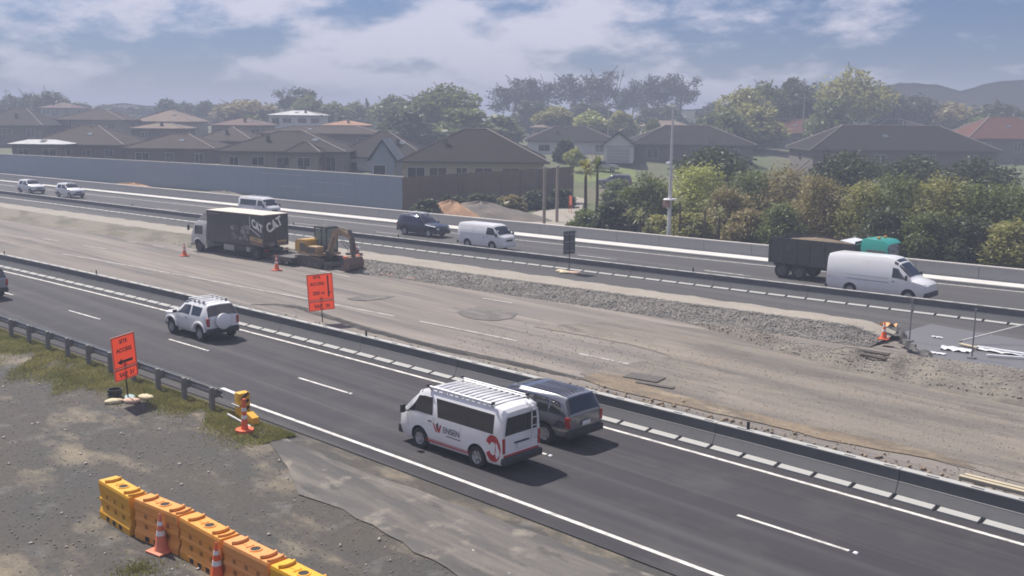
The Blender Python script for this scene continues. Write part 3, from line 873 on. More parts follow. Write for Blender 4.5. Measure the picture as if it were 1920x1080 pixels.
def cut_arches(me, wheels, r, paint):
    """cut round wheel arches; the cut faces take the dark trim material"""
    me.materials.append(paint)
    o = bpy.data.objects.new('tmp_body', me); COL.objects.link(o)
    cut = MB()
    for x, z in wheels: cut.cyl((x, -2, z), (x, 2, z), r, n=24)
    c = cut.build('tmp_cut', m_trim)
    md = o.modifiers.new('b', 'BOOLEAN'); md.operation = 'DIFFERENCE'; md.object = c; md.solver = 'EXACT'
    try: md.material_mode = 'TRANSFER'
    except Exception: pass
    dg = bpy.context.evaluated_depsgraph_get()
    res = bpy.data.meshes.new_from_object(o.evaluated_get(dg))
    bpy.data.objects.remove(o); bpy.data.objects.remove(c)
    return res

WHEELS = {}
def wheel(parent, x, y, r, w, sd):
    key = (round(r, 3), round(w, 3))
    if key not in WHEELS:
        t = MB().lathe([(r*.62, -w/2), (r*.93, -w/2), (r, -w/2+.04), (r, w/2-.04), (r*.93, w/2), (r*.62, w/2)], 24, axis='Y', ring=True)
        to = t.build('tyre', m_tyre, None, True, 50)
        rm = MB().lathe([(r*.10, w*.36), (r*.16, w*.40), (r*.16, w*.30), (r*.30, w*.18), (r*.55, w*.26), (r*.63, w*.46), (r*.63, -w*.4)], 20, axis='Y')
        for k in range(6):
            a = k*math.pi/3
            rm.box((r*.36*math.cos(a), w*.34, r*.36*math.sin(a)), (r*.46, .02, r*.13), Matrix.Rotation(-a, 3, 'Y'))
        ro = rm.build('rim', m_rim if r < .43 else mat('steel_rim_dark', (.12, .12, .12), .6, metal=.3), None, True, 40)
        WHEELS[key] = (to.data, ro.data)
        bpy.data.objects.remove(to); bpy.data.objects.remove(ro)
    tm, rmn = WHEELS[key]
    wo = bpy.data.objects.new('wheel', tm); COL.objects.link(wo); wo.parent = parent
    wo.location = (x, y, r); wo.rotation_euler = (0, 0, 0 if sd > 0 else math.pi)
    rr = bpy.data.objects.new('rim', rmn); COL.objects.link(rr); rr.parent = wo

def vehicle(name, label, cat, tab, paint, wx, wr, loc, rz, track, sidewin, windscreen, rearwin, extra=None, glass=None, group=None, tw=0.2):
    t = thing(name, label, cat, loc, rz, group)
    L = Loft(tab)
    me = cut_arches(L.mesh(), [(wx[0], wr*1.02), (wx[1], wr*1.02)], wr*1.22, paint)
    body = mkobj('body', me, None, t, True, 33, fix=False)
    glass = glass or m_glass
    for sd in (1, -1):
        for w in sidewin:
            cs = [(L.s_at(w[k][0], 4) if not isinstance(w[k], tuple) or len(w[k]) < 3 else w[k][2], w[k][1]) for k in range(4)]
            L.patch(L.side(sd), cs, 0.008, 8, 4).build('side_window', glass, t, True, 60)
        for x in wx: wheel(t, x, sd*(track), wr, tw, sd)
    s0, s1 = windscreen
    L.patch(L.top(), ((s0, -.93), (s0, .93), (s1, .93), (s1, -.93)), 0.008, 10, 4).build('windscreen', glass, t, True, 60)
    if rearwin:
        (v, t0, t1) = rearwin
        L.capoff('rear', ((-v, t0), (v, t0), (v*.96, t1), (-v*.96, t1))).build('rear_window', glass, t, True, 60)
    if extra: extra(t, L)
    return t, L

def boxp(t, name, c, s, m, bev=0.02, rot=None):
    return MB().rbox(c, s, bev, rot).build(name, m, t, True, 40)
def both(t, name, c, s, m, bev=0.02):
    for sd in (1, -1): boxp(t, name, (c[0], c[1]*sd, c[2]), s, m, bev)
def seam(t, L, sd, pts, w=0.012, off=0.006):
    """door gap: a thin dark strip following points (x,z) on the side"""
    f = L.sidexz(sd); V = []
    for x, z in pts:
        p = f(x, z); p.y += sd*off; V.append(p)
    mb = MB()
    for a, b in zip(V[:-1], V[1:]):
        d = (b-a).normalized(); n = Vector((-d.z, 0, d.x))*w/2
        mb.add([a-n, b-n, b+n, a+n], [(0, 1, 2, 3)])
    return mb.build('door_seam', m_seam, t)
def decal(t, L, sd, pts, m, name, off=0.007):
    """flat vinyl shape on the body side from outline points (x,z)"""
    f = L.sidexz(sd)
    bm = bmesh.new(); vs_ = []
    for x, z in pts:
        p = f(x, z); vs_.append(bm.verts.new((p.x, p.y+sd*off, p.z)))
    bm.faces.new(vs_); bmesh.ops.triangulate(bm, faces=bm.faces[:])
    me = bpy.data.meshes.new(name); bm.to_mesh(me); bm.free()
    return mkobj(name, me, m, t)

# ---- vans
VAN = [[2.34, .34, .62, .92, .98, 1.01, .60, .68, .66, .60, .50],
       [2.24, .25, .62, 1.00, 1.07, 1.10, .74, .79, .77, .72, .64],
       [2.02, .22, .62, 1.09, 1.16, 1.20, .80, .84, .83, .78, .72],
       [1.72, .22, .62, 1.12, 1.47, 1.53, .81, .85, .84, .77, .71],
       [1.34, .22, .62, 1.14, 1.78, 1.86, .82, .85, .845, .75, .68],
       [1.05, .22, .62, 1.14, 1.82, 1.945, .82, .85, .845, .75, .66],
       [-1.9, .25, .62, 1.15, 1.83, 1.965, .82, .85, .845, .755, .66],
       [-2.22, .27, .62, 1.14, 1.80, 1.93, .81, .84, .835, .745, .65],
       [-2.33, .32, .62, 1.10, 1.70, 1.84, .78, .81, .80, .72, .58, -0.0]]
def van_extra(rack=False, logo=False, panel=False, plate=True):
    def f(t, L):
        m_b = m_trim
        # bumpers, lamps, plate, mirrors, handles, seams
        boxp(t, 'front_bumper', (2.31, 0, .42), (.22, 1.52, .30), m_b if logo else m_offwhite, .06)
        boxp(t, 'rear_bumper', (-2.36, 0, .42), (.22, 1.62, .22), m_trim, .05)
        both(t, 'head_lamp', (2.24, .60, .80), (.16, .26, .20), m_lamp, .05)
        both(t, 'tail_lamp', (-2.31, .755, .88), (.10, .10, .46), m_red, .02)
        boxp(t, 'grille', (2.345, 0, .78), (.05, .72, .14), m_trim, .02)
        boxp(t, 'number_plate', (-2.355, 0, .78), (.02, .38, .14), m_plate, .004)
        boxp(t, 'plate_trim', (-2.35, 0, .90), (.03, .62, .05), m_trim, .01)
        for sd in (1, -1):
            mo = boxp(t, 'mirror', (1.86, sd*1.02, 1.22), (.10, .17, .27), m_trim, .03)
            MB().tube([(1.78, sd*.84, 1.12), (1.86, sd*.98, 1.16)], .02, 6).build('mirror_arm', m_trim, mo)
            seam(t, L, sd, [(1.42, 1.12), (1.40, .8), (1.28, .5)] if False else [(.62, 1.12), (.62, .32)])
            seam(t, L, sd, [(1.86, 1.1), (1.80, .62)])
            seam(t, L, sd, [(-.62, 1.12), (-.62, .34)])
            boxp(t, 'door_handle', (.78, sd*.855, 1.0), (.16, .03, .045), m_trim, .01)
            boxp(t, 'door_handle', (.42, sd*.855, .93), (.05, .03, .16), m_trim, .01)
        seam_y = [(-2.345, y) for y in (-.72, .72)]
        if rack:
            z = 2.0
            for sd in (1, -1):
                MB().tube([(.95, sd*.70, z), (-1.85, sd*.70, z)], .028, 8).build('rack_rail', m_rack, t, True)
                MB().tube([(.95, sd*.72, z+.06), (-1.85, sd*.72, z+.06)], .022, 8).build('rack_rail', m_rack, t, True)
                for k in range(5):
                    x = .9-k*.67
                    MB().tube([(x, sd*.64, 1.90), (x, sd*.71, z), (x, sd*.72, z+.06)], .022, 6).build('rack_foot', m_trim if k in (0, 4) else m_rack, t)
                both_ = None
            for k in range(12):
                x = .88-k*.242
                boxp(t, 'rack_bar', (x, 0, z+.0), (.075, 1.38, .03), m_rack, .008)
            for sd in (1, -1):
                boxp(t, 'rack_roller', (.97, sd*.73, z+.08), (.09, .10, .09), m_trim, .03)
                boxp(t, 'rack_roller', (-1.87, sd*.73, z+.08), (.09, .10, .09), m_trim, .03)
            # ladder on the right rear door
            ld = thing.__wrapped__ if False else None
            for y in (-.58, -.34):
                MB().tube([(-2.10, y, 2.02), (-2.36, y, 1.93), (-2.43, y, 1.70), (-2.43, y, .95), (-2.36, y, .86)], .017, 6).build('ladder_rail', m_rack, t, True)
            for z_ in (1.05, 1.3, 1.55, 1.8):
                MB().cyl((-2.43, -.58, z_), (-2.43, -.34, z_), .014, n=6).build('ladder_rung', m_rack, t)
        if logo:
            m = m_logo
            sd = 1
            # emblem and name on the left flank; lettering reads towards the rear when seen from the left
            decal(t, L, sd, [(.64, .97), (.58, .97), (.44, .72), (.50, .70)], m, 'emblem')
            decal(t, L, sd, [(.50, .97), (.44, .97), (.36, .82), (.30, .97), (.24, .97), (.33, .72), (.39, .70), (.47, .84)], m, 'emblem')
            y = .862
            text_mesh('lettering', 'ENSEN', .27, m_logod, t, (.17, y, .76), (-1, 0, 0), (0, 0, 1), .002, squeeze=.92)
            decal(t, L, sd, [(.02, .66), (.02, .69), (-.62, .69), (-.62, .66)], m_seam, 'small_print_strip')
            for sd2 in (1, -1):
                for z0, z1 in ((.315, .38), (.40, .425)):
                    decal(t, L, sd2, [(.98, z0), (.98, z1), (-.98, z1), (-.98, z0)], m, 'stripe')
                # red ring with a white arrow at the rear corner
                ring_, hole = [], []
                cx, cz = -1.98, .76
                out = [(cx+.30*math.cos(a), cz+.42*math.sin(a)) for a in np.linspace(R(25), R(335), 22)]
                inn = [(cx+.13*math.cos(a), cz+.20*math.sin(a)) for a in np.linspace(R(335), R(25), 22)]
                decal(t, L, sd2, [(max(x, -2.28), min(max(z, .30), 1.16)) for x, z in out+inn], m, 'ring_emblem')
            boxp(t, 'rear_stripe', (-2.34, 0, .57), (.025, 1.5, .05), m, .008)
    return f
van_win = [((1.86, 4.10, 2.55), (.66, 4.08), (.72, 4.88), (1.30, 4.88, 4.0)),
           ((.42, 4.06), (-1.98, 4.06), (-1.98, 4.90), (.55, 4.90))]
van_win_panel = [van_win[0]]
def near_pose(xm, off):
    """vehicle heading -X on the near carriageway"""
    c = C_DASH; return (xm, c(xm)+off, 0.0), math.pi+math.atan(c.slope(xm))
loc, rz = near_pose(-23.02, -1.56)
vehicle('van', 'white van with roof rack, rear ladder and red lettering in the near lane', 'van', VAN, m_white, (1.28, -1.29), .335, loc, rz, .745,
        van_win, (2.12, 4.35), (.90, 4.12, 5.05), van_extra(rack=True, logo=True))

# ---- dark station wagon / off-roader beside the van
SUV = [[2.38, .40, .62, .84, .88, .90, .62, .72, .70, .64, .50],
       [2.20, .30, .66, .94, .99, 1.01, .78, .86, .84, .78, .66],
       [1.20, .28, .68, 1.04, 1.08, 1.11, .84, .91, .89, .82, .72],
       [1.02, .28, .68, 1.06, 1.11, 1.14, .84, .92, .90, .82, .73],
       [.30, .28, .68, 1.10, 1.62, 1.70, .84, .92, .905, .74, .64],
       [-.2, .28, .68, 1.11, 1.67, 1.77, .84, .92, .905, .74, .62],
       [-1.7, .30, .68, 1.13, 1.66, 1.76, .84, .92, .905, .74, .62],
       [-2.12, .34, .68, 1.13, 1.60, 1.71, .83, .90, .885, .72, .60],
       [-2.36, .42, .70, 1.08, 1.10, 1.13, .76, .84, .82, .78, .66]]
# the hatch: the loft closes from the roof edge to the tail; the rear window lies on that slope
def suv_extra(rails=True, rearlamps=True, spare=False, bars=0, handle=True, lamps=m_lamp, plate=True, trim=m_trim, rib=False, x_t=-2.36):
    def f(t, L):
        xf = L.rows[0][4].x; xr = L.rows[-1][4].x
        wz = L.rows[2][3].y
        boxp(t, 'front_bumper', (xf-.04, 0, .46), (.26, wz*1.72, .26), trim, .07)
        boxp(t, 'rear_bumper', (xr+.02, 0, .50), (.24, wz*1.84, .26), trim, .06)
        both(t, 'head_lamp', (xf-.10, wz*.70, .76), (.22, .30, .16), lamps, .05)
        if rearlamps: both(t, 'tail_lamp', (xr+.06, wz*.87, .92), (.16, .14, .38), m_red, .03)
        boxp(t, 'grille', (xf-.02, 0, .72), (.08, .8, .14), m_trim, .02)
        if plate: boxp(t, 'number_plate', (xr-.045, 0, .80), (.02, .38, .14), m_plate, .004)
        s_b = L.s_at(0.9); 
        for sd in (1, -1):
            xm_ = L.rows[3][4].x-.18
            boxp(t, 'mirror', (xm_, sd*(wz+.10), 1.16), (.10, .20, .15), trim, .04)
            seam(t, L, sd, [(xm_-.95, 1.04), (xm_-.95, .36)])
            if handle: boxp(t, 'door_handle', (xm_-.80, sd*(wz-.005), .96), (.16, .03, .035), trim, .01)
            if rails:
                xa, xb = L.rows[4][6].x-.15, L.rows[-2][6].x+.15; zr = L.rows[5][6].z
                MB().tube([(xa, sd*.60, zr-.02), (xa-.08, sd*.60, zr+.06), (xb+.08, sd*.60, zr+.06), (xb, sd*.60, zr-.03)], .018, 6).build('roof_rail', m_rack, t, True)
        if rib:
            zr = L.rows[5][7].z
            for k in range(7):
                y = -.48+k*.16
                boxp(t, 'roof_rib', ((L.rows[5][6].x+L.rows[-2][6].x)/2, y, zr+.0), (1.5, .05, .022), paintref[0], .01)
        if bars:
            zr = L.rows[5][7].z
            for k in range(bars):
                x = L.rows[4][6].x-.3-k*(1.15/max(1, bars-1))
                b_ = boxp(t, 'roof_bar', (x, 0, zr+.10), (.09, 1.30, .035), m_rack, .012)
                for sd in (1, -1): boxp(b_, 'bar_foot', (x, sd*.58, zr+.035), (.10, .06, .12), m_trim, .01)
    return f
paintref = [m_dgrey]
suv_win = [((.92, 4.10, 3.25), (-.52, 4.06), (-.50, 4.90), (.10, 4.88, 4.25)), ((-.60, 4.06), (-1.52, 4.06), (-1.48, 4.90), (-.58, 4.90)),
           ((-1.60, 4.08), (-2.06, 4.10), (-1.95, 4.86), (-1.56, 4.88))]
def hatch_window(t, L, s0=None, s1=None, glass=None):
    n = L.n
    L.patch(L.top(), ((n-1.93, -.96), (n-1.93, .96), (n-1.10, .98), (n-1.10, -.98)), 0.008, 8, 4).build('rear_window', glass or m_glass, t, True, 60)
loc, rz = near_pose(-23.35, 1.62)
t, L = vehicle('station_wagon', 'dark grey off-road wagon beyond the white van, overtaking it', 'car', SUV, m_dgrey, (1.42, -1.40), .37, loc, rz, .80,
               suv_win, (3.12, 4.82), None, suv_extra(rails=False, rib=True))
hatch_window(t, L); t.scale = (1, 1, .93)

# ---- white three-door off-roader with roof bars and a spare wheel on the tail
SUV3 = [[1.92, .42, .62, .86, .90, .93, .62, .72, .70, .62, .50],
        [1.76, .32, .66, .97, 1.02, 1.04, .76, .84, .82, .76, .64],
        [1.00, .30, .70, 1.05, 1.09, 1.12, .80, .87, .85, .78, .70],
        [.86, .30, .70, 1.07, 1.12, 1.15, .80, .88, .86, .78, .70],
        [.22, .30, .70, 1.10, 1.58, 1.66, .80, .88, .865, .70, .60],
        [-.15, .30, .70, 1.10, 1.62, 1.71, .80, .88, .865, .70, .60],
        [-1.45, .33, .70, 1.12, 1.60, 1.70, .80, .88, .865, .70, .60],
        [-1.62, .36, .70, 1.12, 1.55, 1.66, .79, .87, .855, .69, .58],
        [-1.86, .46, .72, 1.06, 1.09, 1.12, .74, .82, .80, .76, .66]]
suv3_win = [((.78, 4.10, 3.2), (-.38, 4.06), (-.42, 4.90), (.06, 4.88, 4.2)), ((-.56, 4.06), (-1.28, 4.08), (-1.36, 4.88), (-.52, 4.90))]
def spare_extra(t, L):
    suv_extra(rails=True, bars=4)(t, L)
    sw = MB().lathe([(.05, 0), (.28, 0), (.355, .03), (.37, .09), (.37, .18), (.33, .215), (.12, .225)], 28, axis='Y')
    o = sw.build('spare_wheel_cover', m_white, t, True, 40)
    o.rotation_euler = (0, 0, R(90)); o.location = (-1.875, .06, .93)
    for sd in (1, -1):
        for x in (1.20, -1.23):   # flared arches
            pts = [(x+.52*math.cos(a), sd*.895, .36+.52*math.sin(a)) for a in np.linspace(R(12), R(168), 12)]
            MB().tube(pts, .045, 6).build('wheel_flare', m_white, t, True)
loc, rz = near_pose(-44.25, 1.63)
t, L = vehicle('off_roader', 'white three-door off-roader with roof bars and spare wheel on its tail', 'car', SUV3, m_white, (1.22, -1.24), .355, loc, rz, .77,
               suv3_win, (3.12, 4.82), None, spare_extra)
hatch_window(t, L)
# ---- grey car leaving the picture at the left edge
loc, rz = near_pose(-62.35, -1.45)
t, L = vehicle('station_wagon', 'grey car at the left edge, only its tail in view', 'car', SUV, m_mid, (1.42, -1.40), .36, loc, rz, .80,
               suv_win, (3.12, 4.82), None, suv_extra(rails=False))
hatch_window(t, L)

# ---- far carriageway, heading +X
def far_pose(u, v, dy=0.0, curve=C_FDASH):
    p = pix(u, v, -0.022); return (p.x, p.y+dy, -0.022), math.atan(curve.slope(p.x))
def far_lane(x, off): return (x, C_FDASH(x)+off, -0.022), math.atan(C_FDASH.slope(x))
xm = pix(893, 470).x
loc, rz = far_lane(-58.9, -1.75)
t, L = vehicle('van', 'white panel van on the far lanes, middle of the picture', 'van', VAN, m_white, (1.28, -1.29), .335, loc, rz, .745,
               van_win_panel, (2.12, 4.35), (.88, 4.12, 5.05), van_extra())
for sd in (1, -1):
    seam(t, L, sd, [(.45, 1.14), (.45, 1.7), (-.6, 1.72), (-.6, 1.14), (.45, 1.14)]); seam(t, L, sd, [(-.75, 1.14), (-.75, 1.7), (-2.0, 1.72), (-2.0, 1.14), (-.75, 1.14)])
loc, rz = far_lane(lane_x(C_FDASH, 1.7, 487), 1.7)
vehicle('van', 'white van with long dark side windows and roof bars, above the box truck', 'van', VAN, m_white, (1.28, -1.29), .335, loc, rz, .745,
        van_win, (2.12, 4.35), (.90, 4.12, 5.05), van_extra(rack=False))
van2 = bpy.data.objects['van.002'] if 'van.002' in bpy.data.objects else None
if van2:
    for x in (.8, -.2, -1.3): boxp(van2, 'roof_bar', (x, 0, 2.06), (.10, 1.4, .04), m_rack, .012)
    MB().tube([(.8, -.95, .58), (-.2, -.97, .62), (-1.6, -.97, .62)], .09, 8).build('side_step', m_white, van2, True)
loc, rz = far_lane(-68.6, 0.9)
t, L = vehicle('utility_vehicle', 'dark navy off-road wagon with a white board on its roof, far lanes', 'car', SUV, m_navy, (1.42, -1.40), .38, loc, rz, .80,
               suv_win, (3.12, 4.82), None, suv_extra(bars=2))
hatch_window(t, L)
boxp(t, 'roof_board', (-.85, .25, 1.93), (1.5, .5, .08), m_white, .02)
p = Vector((lane_x(C_FDASH, 1.5, 134), 0, 0))
t, L = vehicle('hatchback', 'white car on the far lanes, nearer of the two at left', 'car', SUV3, m_offwhite, (1.22, -1.24), .33, (p.x, C_FDASH(p.x)+1.5, -.022), math.atan(C_FDASH.slope(p.x)), .77,
               suv3_win, (3.12, 4.82), None, suv_extra(rails=False)); hatch_window(t, L)
p = Vector((lane_x(C_FDASH, 1.6, 62), 0, 0))
t, L = vehicle('hatchback', 'hazy white car at far left, farthest on the far lanes', 'car', SUV3, m_offwhite, (1.22, -1.24), .33, (p.x, C_FDASH(p.x)+1.6, -.022), math.atan(C_FDASH.slope(p.x)), .77,
               suv3_win, (3.12, 4.82), None, suv_extra(rails=False)); hatch_window(t, L)

# ---- tall white panel van at the right
TRANS = [[2.72, .42, .66, .96, 1.00, 1.03, .66, .76, .74, .66, .52],
         [2.55, .32, .70, 1.08, 1.13, 1.16, .84, .92, .90, .82, .70],
         [1.98, .28, .74, 1.20, 1.26, 1.30, .92, .98, .96, .88, .78],
         [1.85, .28, .74, 1.22, 1.30, 1.34, .92, .98, .965, .88, .78],
         [1.05, .28, .74, 1.24, 2.02, 2.16, .92, .985, .97, .86, .74],
         [.65, .28, .74, 1.24, 2.12, 2.38, .92, .985, .97, .85, .70],
         [.2, .28, .74, 1.24, 2.16, 2.44, .92, .985, .97, .85, .70],
         [-2.95, .32, .74, 1.24, 2.16, 2.42, .92, .985, .97, .85, .70],
         [-3.25, .36, .74, 1.22, 2.10, 2.34, .90, .965, .955, .84, .64]]
def tall_extra(t, L):
    boxp(t, 'front_bumper', (2.66, 0, .48), (.28, 1.7, .32), m_trim, .08)
    boxp(t, 'rear_bumper', (-3.27, 0, .46), (.20, 1.84, .2), m_trim, .05)
    both(t, 'head_lamp', (2.50, .74, .92), (.34, .26, .22), m_lamp, .07)
    both(t, 'tail_lamp', (-3.24, .90, 1.0), (.08, .10, .5), m_red, .02)
    for sd in (1, -1):
        boxp(t, 'mirror', (1.62, sd*1.14, 1.42), (.12, .18, .30), m_trim, .04)
        seam(t, L, sd, [(.62, 2.0), (.62, .36)]); seam(t, L, sd, [(-.75, 2.05), (-.75, .36)]); seam(t, L, sd, [(1.7, 1.2), (1.62, .5)])
        seam(t, L, sd, [(.55, 1.02), (-3.1, 1.02)], .03); seam(t, L, sd, [(.55, 1.26), (-3.1, 1.26)], .02)
        boxp(t, 'door_handle', (.82, sd*.985, 1.12), (.16, .03, .05), m_trim, .01)
xw = (pix(1580, 548).x+pix(1720, 563).x)/2
loc, rz = far_lane(xw+0.25, -1.45)
t, L = vehicle('tall_van', 'tall white panel van on the far lanes at right', 'van', TRANS, m_white, (1.72, -1.75), .35, loc, rz, .86,
        [((1.72, 4.10, 3.2), (.72, 4.10), (.72, 4.78), (1.15, 4.80, 4.0))], (3.15, 4.7), None, tall_extra)

# ---- tipper truck with a teal cab beyond the tall van
def tipper():
    p = pix(1560, 517, -.02)
    (x, y, z), rz = far_lane(p.x+0.75, 1.85)
    t = thing('tipper_truck', 'truck with teal cab and dark loaded tipper body, partly hidden by the tall van', 'truck', (x, y, z), rz)
    m_body = mat('dark_tipper_steel', (0.06, 0.06, 0.062), 0.6, metal=0.2, var=0.2, dirt=(0.14, 0.12, 0.1), dirt_amt=0.5)
    m_load = groundmat('soil_load', [((0.20, 0.15, 0.10), None, 0, 0, 0), ((0.12, 0.095, 0.07), (2, 2, 1), .45, .6, .8)], bscale=9, bump=.9)
    xr, xf = -3.55, 2.3
    MB().box(((xr+4.4)/2, 0, .82), (7.9, .9, .26)).build('chassis', m_trim, t)
    b = MB().box(((xr+xf)/2, 0, 1.02), (xf-xr, 2.40, .10))
    for sd in (1, -1): b.box(((xr+xf)/2, sd*1.19, 1.85), (xf-xr, .06, 1.60))
    b.box((xr, 0, 1.80), (.06, 2.3, 1.5)); b.box((xf, 0, 1.95), (.06, 2.3, 1.75))
    body = b.build('tipper_body', m_body, t)
    for k in range(7): 
        for sd in (1, -1): MB().box((xr+.12+k*.93, sd*1.245, 1.80), (.09, .06, 1.5)).build('body_rib', m_body, body)
    V, F = [], []
    for i in range(25):
        for j in range(9):
            xx, yy = xr+.05+(xf-xr-.1)*i/24, -1.14+2.28*j/8
            V.append((xx, yy, 2.30+.42*math.sin(math.pi*i/24)*math.sin(math.pi*j/8)+.05*wob(xx*3, yy*3)))
    F = [(i*9+j, (i+1)*9+j, (i+1)*9+j+1, i*9+j+1) for i in range(24) for j in range(8)]
    MB().add(V, F).build('soil_load', m_load, t, True, 70)
    MB().box((xf-.5, 0, 2.72), (1.1, 2.2, .04), Matrix.Rotation(R(8), 3, 'Y')).build('rolled_cover', m_offwhite, t)
    cab = Loft([[4.62, .55, .95, 1.35, 1.40, 1.44, .95, 1.05, 1.04, .98, .90], [4.52, .50, .95, 1.45, 1.50, 1.54, 1.05, 1.15, 1.14, 1.06, 1.0],
                [4.30, .50, .95, 1.50, 2.55, 2.78, 1.08, 1.17, 1.16, 1.08, .98], [4.0, .5, .95, 1.5, 2.62, 2.98, 1.08, 1.17, 1.16, 1.09, .95],
                [2.9, .5, .95, 1.5, 2.65, 3.06, 1.08, 1.17, 1.16, 1.09, .95], [2.62, .5, .95, 1.5, 2.62, 3.0, 1.08, 1.16, 1.15, 1.08, .92]])
    me = cab.mesh(); me.materials.append(m_teal)
    c = mkobj('cab', me, None, t, True, 33, fix=False)
    cab.patch(cab.top(), ((1.12, -.94), (1.12, .94), (1.95, .94), (1.95, -.94)), .008, 8, 4).build('windscreen', m_glass, c, True)
    for sd in (1, -1):
        cab.patch(cab.side(sd), ((2.15, 4.08), (3.9, 4.08), (3.9, 4.8), (2.2, 4.8))).build('side_window', m_glass, c, True)
        boxp(c, 'mirror', (4.5, sd*1.38, 2.1), (.1, .16, .42), m_trim, .03)
        for x in (3.7, -1.4, -2.6): wheel(t, x, sd*1.02, .50, .28, sd)
    for y in (-.5, 0.45): boxp(c, 'beacon', (3.5, y, 3.12), (.2, .22, .12), m_amber, .04)
tipper()

# ---- vehicles parked among the houses
def parked(name, label, tab, paint, wx, win, ws, u, v, z, D, rzdeg, sc=1.0, extra=None):
    p = pixd(u, v, D)
    t, L = vehicle(name, label, 'car', tab, paint, wx, .34, (p.x, p.y, z if z is not None else p.z), R(rzdeg), .80, win, ws, None, extra or suv_extra(rails=False))
    hatch_window(t, L); t.scale = (sc, sc, sc); return t
# ------------------------------------------------------------------ box truck, excavator
m_boxblk = mat('black_box_panel', (0.040, 0.040, 0.042), 0.45, var=0.15, scale=0.6, dirt=(0.10, 0.095, 0.09), dirt_amt=0.35)
m_boxtop = mat('dusty_box_roof', (0.60, 0.54, 0.46), 0.8, var=0.08, scale=0.8)
m_ltr = mat('white_lettering', (0.72, 0.72, 0.72), 0.5, var=0.03)
m_ltr2 = mat('faded_print', (0.16, 0.155, 0.15), 0.6, var=0.6, scale=3.2)
m_ylw = mat('machine_yellow', (0.52, 0.30, 0.055), 0.5, var=0.12, scale=2, dirt=(0.42, 0.28, 0.13), dirt_amt=0.4)
m_ylwd = mat('dusty_boom', (0.36, 0.24, 0.12), 0.65, var=0.2, scale=2.5, dirt=(0.20, 0.16, 0.12), dirt_amt=0.7)
m_steel = mat('worn_steel', (0.09, 0.085, 0.08), 0.6, metal=0.3, var=0.3, dirt=(0.2, 0.16, 0.12), dirt_amt=0.5)
m_rust = mat('orange_bucket', (0.34, 0.13, 0.07), 0.7, var=0.25, dirt=(0.18, 0.13, 0.1), dirt_amt=0.6)
m_oran = mat('safety_orange', (0.72, 0.11, 0.025), 0.55, var=0.08, dirt=(0.45, 0.2, 0.12), dirt_amt=0.3)
m_orand = mat('faded_orange', (0.62, 0.16, 0.08), 0.6, var=0.1, dirt=(0.5, 0.3, 0.2), dirt_amt=0.4)
m_refl = mat('reflective_white', (0.72, 0.72, 0.72), 0.4, var=0.05)

